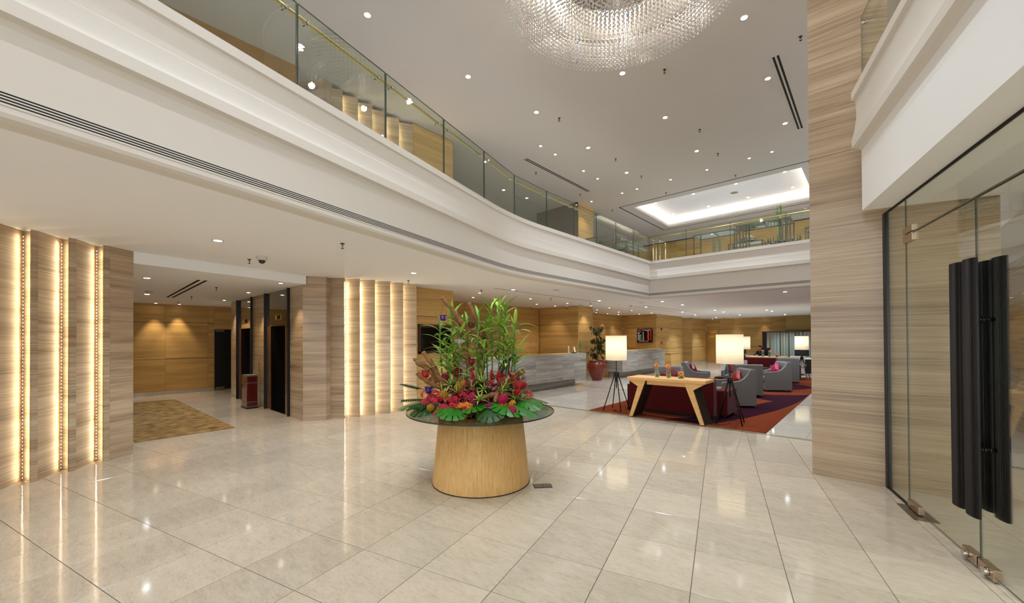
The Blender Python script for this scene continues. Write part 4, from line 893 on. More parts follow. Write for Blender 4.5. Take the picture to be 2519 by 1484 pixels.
for k in range(12):
    z=.585-k*.042
    text(['US DOLLAR','EURO','POUND','YEN','SWISS FRANC','CANADA $','AUSTRALIA $','DIRHAM','SINGAPORE $','SAUDI RIYAL','DINAR','HONG KONG $'][k],-.40,z,.036,LW,eb2); text(['USD','EUR','GBP','JPY','CHF','CAD','AUD','AED','SGD','SAR','KWD','HKD'][k],-.11,z,.036,LW,eb2)
    text(['44.50','57.20','69.80','0.52','47.10','43.90','44.20','12.10','34.60','11.85','158.0','5.70'][k],.26,z,.042,LRD,eb2,'RIGHT'); text('.00',.34,z,.036,LRD,eb2)
text('RATES ARE SUBJECT TO CHANGE',-.33,.06,.036,LW,eb2)
bpy.context.view_layer.update(); dg=bpy.context.evaluated_depsgraph_get()
for o,par,loc,mat in TEXTS:
    me=bpy.data.meshes.new_from_object(o.evaluated_get(dg)); me.name='lettering'
    q=obj('lettering',me,None,par,loc=loc); q.rotation_euler=(PI/2,0,0)
for o,par,loc,mat in TEXTS: bpy.data.objects.remove(o)
ALR=plain('alarm_red','#8a0f10',.35)
t=thing('fire_alarm_bell','round red fire alarm bell high on the oak wall right of the exchange board','alarm',(-3.97,14.36,2.26)); o=obj('gong',MB().lathe([(.0,.05),(.06,.045),(.085,.02),(.09,.0),(.0,.0)],20),ALR,t); o.rotation_euler=(0,PI/2,0); obj('backbox',MB().box((.0,0,0),(.03,.1,.1)),BLACK,t)
t=thing('fire_call_point','small square red fire call point on the oak wall right of the exchange board','alarm',(-3.97,14.36,1.47)); obj('box',MB().box((.02,0,0),(.05,.1,.1)),ALR,t,bevel=.006); obj('window',MB().box((.046,0,0),(.003,.055,.045)),plain('call_glass','#c9b9b0',.2),t)
t=thing('wall_switch','small white switch plate on the oak wall behind the nearer counter','switch',(-6.0,6.28-1.0,1.5)); obj('plate',MB().box((.006,0,0),(.012,.09,.12)),CAMW,t,bevel=.002); obj('rocker',MB().box((.014,0,0),(.006,.04,.06)),CAMW,t)
# ---- television
tv=thing('television','large black television in a dark wooden frame on the oak wall behind the flowers','television',(-3.72,-1.74,1.36))
obj('frame',MB().b2(-.01,.045,-.55,.55,-.02,.04).b2(-.01,.045,-.55,.55,.70,.76).b2(-.01,.045,-.55,-.49,.0,.74).b2(-.01,.045,.49,.55,.0,.74),plain('walnut_frame','#4a2a14',.4),tv); obj('backboard',MB().b2(.0,.012,-.5,.5,.02,.72),plain('recess_brown','#6b4520',.5),tv); obj('screen',MB().b2(.015,.04,-.47,.47,.055,.675),plain('screen_black','#030304',.12),tv,bevel=.004)
# ---- red bin
bn=thing('litter_bin','glossy dark red wooden litter bin with metal bands standing between the lifts','bin',(-6.80,-5.27,0),0)
BW=plain('bin_wood','#5e1712',.22,coat=.5,var=.15,bs=4)
obj('base',MB().b2(-.235,.235,-.135,.135,0,.03),BLACK,bn); obj('body',MB().b2(-.22,.22,-.12,.12,.03,.80),BW,bn,bevel=.006); obj('lid',MB().b2(-.225,.225,-.125,.125,.80,.835),STEEL,bn,bevel=.004)
m=MB(); rnd=random.Random(2)
for k in range(60): m.ell((rnd.uniform(-.2,.2),rnd.uniform(-.1,.1),.838),(.012,.012,.008),5,3)
o=obj('pebbles',m,plain('ash_pebbles','#b8b0a6',.8),bn); o['kind']='stuff'
for z in (.645,.165,.045): obj('band',MB().b2(-.224,.224,-.124,.124,z-.012,z+.012),STEEL,bn)
obj('opening',MB().b2(-.19,-.1,-.123,-.118,.5,.6),BLACK,bn); obj('side_opening',MB().b2(-.223,-.21,-.06,.06,.5,.6),BLACK,bn)
# ---- glass door at the lobby end
gd=struct('door_3',None,label='dark glass door at the right end of the lobby end wall',cat='door'); obj('door_leaf',MB().b2(-11.80,-11.77,-5.02,-4.2,.05,2.11),BLACK,gd); obj('patch',MB().b2(-11.79,-11.75,-5.0,-4.75,.04,.12),STEEL,gd); obj('patch',MB().b2(-11.79,-11.75,-5.0,-4.75,2.03,2.10),STEEL,gd)
struct('wall_lobby_corner',MB().b2(-12,-11.78,-5.029,-3.9,2.115,2.903).b2(-12,-11.82,-5.029,-3.9,0,2.115),WOOD,'oak panel over the dark glass door')
# ---- service door
sd=struct('door_4',None,label='plain oak service door in the lounge end wall',cat='door'); obj('door_leaf',MB().b2(-3.90,-3.12,22.56,22.595,.01,2.0),plain('door_veneer','#b88a48',.45,var=.06,bs=3),sd); obj('door_frame',MB().b2(-3.965,-3.90,22.55,22.6,0,2.06).b2(-3.12,-3.055,22.55,22.6,0,2.06).b2(-3.9,-3.12,22.55,22.6,2.0,2.06),plain('door_frame_wood','#a0763a',.45),sd); m=MB().tube([(-3.83,22.56,.98),(-3.83,22.50,.98),(-3.74,22.50,.98)],.01,8); obj('door_handle',m,CHROME,sd); obj('sign_plate',MB().b2(-3.72,-3.42,22.552,22.558,1.79,1.86),plain('sign_brass','#d8c69a',.35,metal=.3),sd)
t=thing('floor_socket','brushed steel floor socket box with a two part lid beside the flower table base','floor box',(2.20,-4.66,0),R(47)); obj('rim',MB().b2(-.105,.105,-.062,.062,0,.004),DARK,t); obj('lid',MB().b2(-.10,-.002,-.056,.056,.003,.007),STEEL,t); obj('lid',MB().b2(.002,.10,-.056,.056,.003,.007),STEEL,t)
# ---- striped screen and desks
sc_=thing('striped_glass_screen','tall screen of upright blue-grey glass strips with a dark frame behind the desks','screen',(0,21.3,0))
obj('frame_post',MB().b2(-.22,.0,-.08,.1,0,2.08),plain('screen_frame','#1c0d0a',.35),sc_); obj('frame_top',MB().b2(-.24,3.6,-.1,.12,2.06,2.12),plain('screen_frame2','#3d2a1d',.35),sc_); obj('frame_base',MB().b2(-.2,3.6,-.06,.08,0,.08),BLACK,sc_)
rnd=random.Random(9); x=.005; pal=['#7f9694','#94a3a0','#8d9490','#6e8684','#a3aaa2','#8fa5a6']
SM=[plain('strip_%d'%i,c,.2,spec=.5) for i,c in enumerate(pal)]; AMB=plain('amber_strip','#8a6a35',.3)
while x<3.5:
    w_=rnd.choice((.10,.16,.22,.13)); obj('glass_strip',MB().b2(x,x+w_,-.01,.03,.08,2.06),rnd.choice(SM),sc_)
    if rnd.random()<.45: obj('glass_strip',MB().b2(x+w_,x+w_+.03,0,.02,.08,2.06),AMB,sc_); w_+=.03
    x+=w_+(.045 if rnd.random()<.45 else .004)
DW=plain('desk_white','#c9c5bd',.4); DD=plain('desk_dark','#1a100b',.4)
def desk(label,u0,u1,v0,v1):
    t=thing('desk',label,'desk',(0,0,0)); obj('desktop',MB().b2(u0,u1,v0,v1,.69,.74),DW,t,bevel=.006); obj('modesty_panel',MB().b2(u0+.1,u1-.05,v0+.12,v0+.15,.03,.69),DD,t)
    for q in (u0+.06,u1-.1): obj('end_panel',MB().b2(q,q+.05,v0+.08,v1-.05,0,.69),DD,t)
    return t
desk('white topped desk where the man in black sits',-.35,1.35,15.9,16.75); desk('white topped dark desk at the pillar edge',2.30,4.1,14.75,15.55)
def monitor(label,x,y,z,rz,w=.5,h=.32):
    t=thing('monitor',label,'monitor',(x,y,z),rz); obj('panel',MB().b2(-w/2,w/2,-.02,.02,.1,.1+h),BLACK,t,bevel=.006); obj('rear_shell',MB().b2(-w*.34,w*.34,-.05,-.02,.15,.06+h),plain('monitor_back','#1a1a1b',.5),t,bevel=.01); obj('stem',MB().b2(-.03,.03,-.015,.015,.01,.14),BLACK,t); obj('foot',MB().b2(-.12,.12,-.09,.09,0,.012),BLACK,t,bevel=.004)
monitor('black monitor seen from behind on the white topped dark desk',2.50,15.05,.74,R(6),.56,.34); monitor('black monitor on the left of the man in black',-.26,16.25,.74,R(60),.46,.32)
t=thing('open_binder','open blue-grey binder lying on the desk before the man in black','binder',(.2,16.05,.741),R(15)); obj('cover',MB().b2(-.3,.3,-.14,.14,0,.006),plain('binder_cover','#3c4658',.5),t); obj('pages',MB().ext([(-.28,.007),(-.1,.02),(0,.009),(.1,.022),(.28,.007)],(0,-.13,0),(1,0,0),(0,0,1),(0,1,0),.26),plain('paper','#d7d8dc',.6),t)
for k,(x,y,l) in enumerate(((1.25,12.42,'white folded papers on the far console left of the vases'),(1.80,12.45,'white papers on the far console between the vases'),(2.15,12.4,'loose white papers on the far console right of the vases'))):
    t=thing('paper_stack',l,'papers',(x,y,TZ+.0),R(10*k)); obj('sheets',MB().b2(-.13,.13,-.09,.09,0,.025),plain('paper_white%d'%k,'#dadce2',.6),t); obj('top_sheet',MB().box((0.01,0,.03),(.24,.16,.003),rz=.2),bpy.data.materials['paper_white%d'%k],t)
# visitor chair white
def shell_chair(label,loc,rz,col):
    t=thing('visitor_chair',label,'chair',loc,rz); mt=plain('chair_'+col[1:],col,.6)
    prof=[(-.24,.86),(-.20,.62),(-.14,.46),(.22,.46)]
    obj('backrest',MB().ext([(-.25,.40),(-.27,.62),(-.27,.84),(-.24,.87),(-.19,.84),(-.17,.5),(-.17,.40)],(-.27,0,0),(0,1,0),(0,0,1),(1,0,0),.54),mt,t,bevel=.02,seg=3); obj('seat',MB().b2(-.27,.27,-.2,.27,.38,.47),mt,t,bevel=.025,seg=3)
    obj('skirt',MB().b2(-.24,.24,-.2,.22,.05,.38),mt,t,bevel=.03,seg=3); obj('foot',MB().b2(-.2,.2,-.18,.18,0,.05),BLACK,t); return t
shell_chair('white upholstered visitor chair with its back to the camera before the dark desk',(2.45,14.3,0),0,'#b5b2ad'); shell_chair('grey visitor chair left of the man in black',(-.75,17.1,0),PI*.9,'#8f8a80')
t=thing('office_chair','black high backed office chair behind the man in black','chair',(.55,17.62,0),PI); obj('backrest',MB().b2(-.24,.24,-.05,.03,.55,1.16),BLACK,t,bevel=.03,seg=3); obj('seat',MB().b2(-.25,.25,0,.48,.33,.41),BLACK,t,bevel=.03); obj('column',MB().tube([(0,.2,.06),(0,.2,.34)],.03,8),BLACKM,t)
for k in range(5): obj('base_leg',MB().tube([(0,.2,.07),(.27*math.cos(k*1.2566),.2+.27*math.sin(k*1.2566),.03)],[.022,.03],6),BLACKM,t)
obj('spine',MB().b2(-.03,.03,-.08,-.04,.36,.7).b2(-.03,.03,-.08,.2,.36,.40),BLACKM,t)
t=thing('orange_display_bowl','orange red display bowl on a low stone plinth far beyond the glass doors','bowl',(9.6,.2,0)); obj('plinth',MB().b2(-.25,.25,-.25,.25,0,.7),STONE,t,bevel=.01); obj('bowl',MB().lathe([(.0,.70),(.1,.70),(.26,.85),(.25,.86),(.0,.78)],24),plain('bowl_orange','#c8401c',.4),t)
# ================================================================ PERSON AT THE DESK
SKIN=plain('skin','#8a5a3e',.5); SUIT=plain('black_suit','#0d0c0d',.75); HAIR=plain('black_hair','#050404',.9,spec=.1)
def skin_mesh(name,verts,edges,mat,parent,sub=2,root=0):
    me=bpy.data.meshes.new(name); me.from_pydata([v[:3] for v in verts],edges,[]); o=bpy.data.objects.new(name,me); COL.objects.link(o); o.parent=parent
    o.modifiers.new('skin','SKIN'); sv=me.skin_vertices[0].data if me.skin_vertices else None
    if sv is None:
        bpy.context.view_layer.objects.active=o; bpy.context.view_layer.update(); sv=me.skin_vertices[0].data
    for i,v in enumerate(verts): sv[i].radius=(v[3],v[4] if len(v)>4 else v[3]); sv[i].use_root=(i==root)
    s=o.modifiers.new('sub','SUBSURF'); s.levels=sub; s.render_levels=sub; me.materials.append(mat); return o
mn=thing('person','person in a black suit seated at the white topped desk, hand held to the mouth','person',(.42,17.32,0),PI-R(28))
# local: faces +y, seat .46; pelvis, torso, neck joined with arms and legs as one body
V=[(0,0,.53,.15,.12),(0,.01,.66,.145,.11),(0,.03,.82,.165,.115),(0,.05,.94,.15,.10),(0,.07,1.02,.055,.055),(0,.09,1.07,.05,.05),
   (.17,.05,.95,.065),(.235,.16,.78,.052),(.20,.33,.765,.042),(.03,.40,.775,.033),            # right arm resting on the desk
   (-.17,.05,.95,.065),(-.21,.22,.79,.052),(-.12,.27,.90,.038),(-.035,.235,1.015,.03),          # left forearm raised to the mouth
   (.10,.06,.52,.085),(.13,.42,.52,.065),(.13,.42,.10,.045),(.13,.50,.05,.04),(-.10,.06,.52,.085),(-.13,.42,.52,.065),(-.13,.42,.10,.045),(-.13,.50,.05,.04)]
E_=[(0,1),(1,2),(2,3),(3,4),(4,5),(3,6),(6,7),(7,8),(8,9),(3,10),(10,11),(11,12),(12,13),(0,14),(14,15),(15,16),(16,17),(0,18),(18,19),(19,20),(20,21)]
body=skin_mesh('body',V,E_,SUIT,mn)
hd=MB().ell((0,.115,1.165),(.074,.092,.112),16,12); hd.ell((0,.135,1.095),(.05,.065,.05),12,8); hd.tube([(0,.07,1.0),(0,.09,1.10)],[.052,.05],10); hd.ell((0,.208,1.155),(.014,.022,.024),8,6)
for s in (-1,1): hd.ell((s*.076,.105,1.16),(.012,.022,.032),8,6)
head=obj('head',hd,SKIN,body)
m=MB()
for s in (-1,1): m.ell((s*.03,.196,1.178),(.012,.008,.007),8,5)
obj('eyes',m,plain('eye_dark','#120c0a',.2),body)
m=MB()
for s in (-1,1): m.ell((s*.03,.2,1.196),(.02,.007,.005),8,5)
obj('eyebrows',m,HAIR,body); obj('mouth',MB().ell((0,.2,1.108),(.024,.006,.006),8,5),plain('lips','#6e3a30',.5),body)
m=MB().ell((0,.095,1.232),(.078,.098,.062),16,10); m.ell((0,.06,1.175),(.08,.07,.10),14,10); obj('hair',m,HAIR,body)
obj('shirt_front',MB().ext([(-.035,1.03),(.035,1.03),(.0,.86)],(0,.148,0),(1,0,0),(0,0,1),(0,1,0),.012),plain('shirt_white','#c9cbd0',.6),body)
def hand(base,dirv,up,parent):
    b=Vector(base); d=Vector(dirv).normalized(); u=Vector(up).normalized(); s=d.cross(u).normalized(); m=MB()
    m.ell(tuple(b+d*.04),(.038,.045,.018),10,6,rot=Matrix((s,d,u)).transposed())
    for k,l in enumerate((.062,.074,.07,.055)):
        o=b+d*.075+s*(.027-.018*k); m.tube([o,o+d*l*.45-u*.008,o+d*l*.75-u*.026,o+d*l*.9-u*.045],[.0095,.009,.008,.006],6)
    o=b+d*.03+s*.034; m.tube([o,o+s*.022+d*.022-u*.006,o+s*.024+d*.05-u*.016],[.011,.010,.007],6)
    return obj('hand',m,SKIN,parent)
hand((-.035,.235,1.015),(.35,-.02,1),(.2,1,0),body); hand((.03,.40,.775),(-1,.12,0),(0,.1,1),body)
# ================================================================ ROUND FLOWER TABLE
TC=Vector((1.50,-4.976,0))
rt=thing('round_table','round glass topped table on a tapered oak drum carrying the flowers','table',tuple(TC))
m=MB(); n=64
m.lathe([(.588,.008),(.588,.012),(.505,.836),(.48,.836)],n); obj('drum_base',m,WOODT,rt)
obj('plinth',MB().lathe([(.57,-.0),(.592,.0),(.592,.008),(.57,.008)],n),DARK,rt)
obj('glass_top',MB().lathe([(.0,.837),(.887,.837),(.887,.851),(.0,.851)],96,smooth=False),GLASST,rt)
obj('glass_rim',MB().lathe([(.8865,.836),(.890,.839),(.890,.850),(.8865,.852),(.8865,.836)],96,cap=False),plain('rim_dark','#0d1512',.1,spec=.8),rt)
# ================================================================ FLOWERS
TZ0=.852
vd=Vector((TC.x-CAM.x,TC.y-CAM.y,0)).normalized(); rd=Vector((vd.y,-vd.x,0))
CX0,CY0,_z=PX((TC.x,TC.y,TZ0)); KX=1/205; HZ=835.5
def A(px,py,dep=0): # arrangement-local point: px right/left and up of a reference on the glass, dep toward the back (m)
    k=1+dep/4.9
    return Vector(((px-CX0)*KX*k,dep,(HZ-py)*KX*k+(CY0-HZ)*KX))
fa=thing('flower_arrangement','tropical arrangement of bamboo, driftwood, red orchids and proteas heaped on the round glass table','flower arrangement',(TC.x,TC.y,TZ0),math.atan2(rd.y,rd.x))
DG=plain('deep_leaf','#1a4012',.45,var=.3,bs=8,spec=.5); MG=plain('monstera_green','#276b1c',.28,var=.3,bs=6,spec=.5); BG=plain('bamboo_leaf','#6c9a2a',.4,var=.22,bs=9); LG=plain('lime_stripe','#b9c25a',.45); SG=plain('bamboo_stem','#5c8a34',.4)
DRIFT=plain('driftwood','#80572f',.75,bump=1,bs=18,var=.4); CUT=plain('cut_wood','#b98d57',.7)
rnd=random.Random(11)
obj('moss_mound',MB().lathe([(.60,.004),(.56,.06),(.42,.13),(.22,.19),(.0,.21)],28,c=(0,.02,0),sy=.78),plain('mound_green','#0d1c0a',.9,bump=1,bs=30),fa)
def blade(L,w,curl,n=6,fold=.25):
    m=MB()
    for i in range(n+1):
        t=i/n; ww=w*math.sin(PI*min(1,t**.75*.97+.03))**.8*(1 if i<n else 0.02); x=L*(t-.12*curl*t*t); z=L*(.25*curl*t-.55*curl*t*t)
        m.v+= [(x,-ww,z+fold*ww),(x,0,z),(x,ww,z+fold*ww)]
    for i in range(n):
        a=i*3
        for k in (0,1): m.f.append((a+k,a+k+1,a+k+4,a+k+3)); m.sm.append(True)
    return m
LEAF=[blade(.27,.0145,c).mesh('leaf',BG) for c in (.5,.9,1.3)]; 
LMAT2=plain('bamboo_leaf_light','#a9c850',.4,var=.15,bs=9)
LEAF+=[blade(.25,.0175,c).mesh('leaf',LMAT2) for c in (.4,1.0)]
def place(name,me,parent,loc,rot,s=1):
    o=bpy.data.objects.new(name,me); COL.objects.link(o); o.parent=parent; o.location=loc; o.rotation_euler=rot; o.scale=(s,s,s) if not isinstance(s,tuple) else s; return o
def bamboo(px,top,dep,nl,lean=0,base=950):
    b=A(px,base,dep); t=A(px+lean,top,dep); mid=(b+t)/2+Vector((rnd.uniform(-.02,.02),0,0))
    st=obj('bamboo_stem',MB().tube(smooth([b,mid,t],6),.008,8),SG,fa)
    nl=int(nl*3.2)
    for k in range(nl):
        f=.30+.70*(k+rnd.random()*.5)/nl; p=b+(t-b)*min(f,1.0); az=k*2.4+rnd.uniform(-.5,.5); el=-rnd.uniform(.25,.75) if f<.9 else -rnd.uniform(.7,1.25)
        place('leaf',rnd.choice(LEAF),st,p,(rnd.uniform(-.3,.3),el,az),rnd.uniform(.85,1.35))
for a in [(1118,775,.05,10,-6),(1132,800,-.02,9,0),(1105,845,.10,7,-8),(1146,790,.12,9,4),(1112,870,-.1,6,-10),(1090,790,.12,7,-8)]: bamboo(*a)
for a in [(1212,755,.05,11,-2),(1226,752,.0,12,4),(1238,760,.08,10,8),(1256,790,.02,8,14),(1246,820,-.08,7,6),(1200,800,.12,8,-6),(1262,860,.0,6,12)]: bamboo(*a)
bamboo(1172,770,-.12,5,8,960); bamboo(1180,850,-.15,5,14,960)
def driftwood(pts,r,dep=0):
    P=[A(x,y,dep+d) for x,y,d in pts]; P=smooth(P,5); n=len(P); r=(r[0]*.86,r[1]*.86); rr=[r[0]+(r[1]-r[0])*i/(n-1)+.004*math.sin(i*1.7) for i in range(n)]
    o=obj('driftwood_branch',MB().tube(P,rr,10),DRIFT,fa); e=P[-1]; d=(Vector(P[-1])-Vector(P[-2])).normalized()
    obj('cut_end',MB().tube([Vector(e)-d*.002,Vector(e)+d*.003],rr[-1]*.93,10),CUT,o); return o
driftwood([(1185,950,0),(1182,890,0),(1185,840,0),(1160,815,0),(1132,785,-.02),(1108,752,-.03),(1087,727,-.04)],(.05,.028))
driftwood([(1180,880,.02),(1184,830,.03),(1176,790,.03),(1155,740,.04)],(.042,.03))
driftwood([(1140,826,0),(1128,800,0),(1121,762,-.02)],(.028,.03))
driftwood([(1186,910,.03),(1190,840,.05),(1183,787,.05)],(.04,.032))
driftwood([(1110,960,-.1),(1080,928,-.12),(1064,895,-.12),(1041,863,-.1)],(.045,.03),-.05)
driftwood([(1080,935,-.1),(1052,905,-.08),(1024,888,-.06)],(.035,.03),-.05)
driftwood([(1070,910,-.1),(1043,894,-.06),(1018,880,-.0)],(.022,.024),-.02)
driftwood([(1105,962,-.1),(1066,945,-.14),(1044,930,-.14),(1026,914,-.14)],(.03,.034),-.05)
driftwood([(1250,945,0),(1270,925,-.02),(1294,912,-.05)],(.04,.035))
driftwood([(1262,930,0),(1264,918,-.05)],(.03,.034))
driftwood([(1245,950,-.3),(1225,968,-.36),(1200,974,-.38),(1176,979,-.4)],(.035,.03))
driftwood([(1226,967,-.36),(1222,976,-.42),(1219,986,-.47)],(.03,.028))
driftwood([(1150,860,0),(1140,845,-.0),(1125,835,0)],(.03,.026)); driftwood([(1162,910,.0),(1150,880,0),(1146,862,0)],(.04,.03))
# monstera leaves fringe
def monstera(s=1):
    m=MB(); K=12; A0=2.75
    def rad(a): return .20*(1.02-.10*abs(a)/A0-.30*max(0,abs(a)-2.2))
    def q(r,a): return (r*math.cos(a)+.03,r*math.sin(a)*.92,.02-.9*r*r)
    for i in range(K):
        a0=-A0+2*A0*i/K; a1=-A0+2*A0*(i+1)/K; am=(a0+a1)/2; g=(a1-a0)*.07; r0,r1,rm=rad(a0),rad(a1),rad(am); inn=.42 if i%2 else .55
        m.add([q(0,0),q(r0*inn,a0),q(r0*.75,a0+g*1.5),q(r0*.97,a0+g*.8),q(rm*1.03,am),q(r1*.97,a1-g*.8),q(r1*.75,a1-g*1.5),q(r1*inn,a1)],[(0,1,7),(1,2,6,7),(2,3,4,5,6)],True)
    m.tube([(0,0,.02),(-.07,0,-.02)],.004,5); return m
MON=monstera().mesh('monstera_leaf',MG); MOND=monstera().mesh('monstera_leaf',DG)
MOND.materials.clear(); MOND.materials.append(DG)
for k in range(16):
    a=-PI/2+(k-7.5)*.24*1.15; r=rnd.uniform(.46,.54) if k%2 else rnd.uniform(.54,.62)
    place('monstera_leaf',MON if k%4 else MOND,fa,(r*math.cos(a)*1.18,r*math.sin(a),.085+.03*(k%2)),(rnd.uniform(-.2,.2),rnd.uniform(.05,.3),a),rnd.uniform(.85,1.15))
for k in range(9):
    a=PI/2+(k-4)*.4; place('monstera_leaf',MOND,fa,(.5*math.cos(a)*1.1,.40*math.sin(a),.08),(0,.2,a),1)
# palm fronds at the left and lance leaves
def palm():
    m=MB()
    for k in range(9):
        for s in (-1,1):
            x=.03+.03*k; L=.13*(1-.5*abs(k-4)/6); 
            m.add([(x,0,-.2*x*x),(x+.005,s*L*.5,.006-.2*x*x),(x+.055,s*L,-.02-.2*x*x),(x+.048,s*L*.45,.0-.2*x*x)],[(0,1,2,3)])
    m.tube([(0,0,0),(.15,0,-.004),(.31,0,-.03)],.003,5); return m
PALM=palm().mesh('palm_frond',DG)
for px,py,d,az,el in [(1040,955,-.05,2.9,-.3),(1046,980,-.2,3.3,-.05),(1060,990,-.3,3.7,0),(1130,930,.1,2.2,-.8),(1225,925,-.1,.5,-1.0)]:
    place('palm_frond',PALM,fa,A(px,py,d),(0,el,az),.85)
# striped dracaena rosettes
def rosette(n=16,L=.15):
    m=MB(); m2=MB()
    for k in range(n):
        a=k*2.4; el=.15+1.1*(k/n); l=L*(.7+.3*rnd.random()); w=.012; c,s=math.cos(a),math.sin(a)
        P=[]
        for t in (0,.35,.7,1):
            rr=l*t*math.cos(el)+.006; z=l*t*math.sin(el)-.5*l*t*t*(1.2-el)*.9; ww=w*(1-t**2)+.0008
            P+=[(c*rr-s*ww,s*rr+c*ww,z+.003),(c*rr,s*rr,z),(c*rr+s*ww,s*rr-c*ww,z+.003)]
        for i in range(3):
            b=i*3; o=len(m.v)
        m.add(P,[(i*3,i*3+1,i*3+4,i*3+3) for i in range(3)],False)
        m2.add([(p[0],p[1],p[2]+.0012) for p in P],[(i*3+1,i*3+2,i*3+5,i*3+4) for i in range(3)],False)
    return m,m2
ra,rb=rosette(); RA=ra.mesh('rosette',plain('stripe_green','#3f6a22',.45)); RB_=rb.mesh('rosette_edge',LG)
for px,py,d in [(1185,940,-.28),(1193,958,-.36),(1245,950,-.3),(1235,965,-.38),(1150,930,-.1),(1110,945,-.2),(1140,945,-.15),(1180,985,-.5),(1270,985,-.3),(1088,970,-.35),(1285,960,-.1),(1125,965,-.35),(1215,935,-.1),(1285,1000,-.2),(1160,955,-.28)]:
    o=place('striped_rosette',RA,fa,A(px,py,d),(rnd.uniform(-.5,.3),rnd.uniform(-.3,.3),rnd.random()*6),rnd.uniform(.8,1.15)); place('yellow_edge',RB_,o,(0,0,0),(0,0,0))
# orchid clusters
def cluster(n,spread,pet,mat):
    m=MB()
    for k in range(n):
        th=rnd.random()*6.28; ph=math.acos(rnd.uniform(-.2,1)); c=Vector((math.sin(ph)*math.cos(th),math.sin(ph)*math.sin(th)*.8,math.cos(ph)))*spread*rnd.uniform(.6,1)
        nrm=(c.normalized()+Vector((0,-.6,.3))).normalized(); u=nrm.orthogonal().normalized(); v=nrm.cross(u); a0=rnd.random()*6
        for q in range(5):
            a=a0+q*1.2566; d=u*math.cos(a)+v*math.sin(a); e=u*-math.sin(a)+v*math.cos(a); w=pet*.19
            m.add([tuple(c),tuple(c+d*pet*.6+e*w+nrm*pet*.12),tuple(c+d*pet+nrm*pet*.02),tuple(c+d*pet*.6-e*w+nrm*pet*.12)],[(0,1,2,3)])
    return m.mesh('orchid_cluster',mat)
ORC=plain('orchid_red','#b3162a',.45,var=.2,bs=12); ORC2=plain('orchid_dark','#7a0f22',.5,var=.2,bs=12); COR=plain('orchid_coral','#c23a2a',.45,var=.15,bs=12); ORY=plain('orchid_yellow','#d98a14',.45,var=.2,bs=12); ORP=plain('orchid_pink','#b5243f',.45)
CL={'r':[cluster(16,.055,.034,ORC) for _ in range(3)],'d':[cluster(18,.06,.026,ORC2) for _ in range(2)],'c':[cluster(26,.05,.018,COR),cluster(16,.055,.032,COR)],'y':[cluster(16,.045,.024,ORY) for _ in range(2)],'p':[cluster(14,.055,.038,ORP) for _ in range(2)]}
spots='''1045 968 -.2 c;1060 978 -.3 r;1072 968 -.28 r;1085 975 -.36 r;1050 990 -.3 p;1068 985 -.38 p;1090 1002 -.46 p;1075 1022 -.52 p;1104 990 -.42 r;1118 985 -.42 r;1130 965 -.3 r;1140 978 -.36 r;1115 962 -.25 d;1112 1004 -.48 r;1128 1005 -.48 p;1150 1010 -.5 r;1145 1022 -.55 r;1150 950 -.22 d;1158 962 -.3 d;1142 938 -.1 d;1200 950 -.25 d;1208 945 -.2 r;1215 955 -.25 d;1262 938 -.1 c;1272 945 -.12 c;1278 965 -.15 c;1298 985 -.12 c;1305 975 -.08 c;1290 992 -.18 c;1300 998 -.18 c;1130 1000 -.5 y;1145 996 -.5 y;1155 1000 -.52 y;1230 1004 -.52 y;1238 998 -.5 y;1222 1010 -.54 y;1262 993 -.36 y;1258 1000 -.38 y;1180 1022 -.58 y;1285 945 -.05 y;1125 915 .1 r;1095 930 .0 d;1062 935 .05 d;1072 950 -.1 d;1175 940 -.05 d;1225 930 .05 d;1250 925 .05 r;1136 992 -.45 d;1100 965 -.25 d;1165 992 -.5 d;1290 955 -.08 r;1240 940 -.15 r;1282 935 0 d'''
for s in spots.split(';'):
    x,y,d,c=s.split(); place('orchid_cluster',rnd.choice(CL[c]),fa,A(float(x),float(y),float(d)),(rnd.uniform(-.4,.2),rnd.uniform(-.3,.3),rnd.uniform(-.6,.6)),rnd.uniform(.9,1.25))
rnd2=random.Random(21)
for k in range(46):
    a_=rnd2.random()*6.28; rr_=math.sqrt(rnd2.random())*.50; x_,y_=rr_*math.cos(a_)*1.12,rr_*math.sin(a_)*.80+.02; z_=.06+.15*(1-(rr_/.56)**2)
    place('orchid_cluster',rnd2.choice(CL[rnd2.choice('rrddpcry')]),fa,(x_,y_,z_),(rnd2.uniform(-.4,.2),rnd2.uniform(-.3,.3),rnd2.random()*6),rnd2.uniform(.8,1.15))
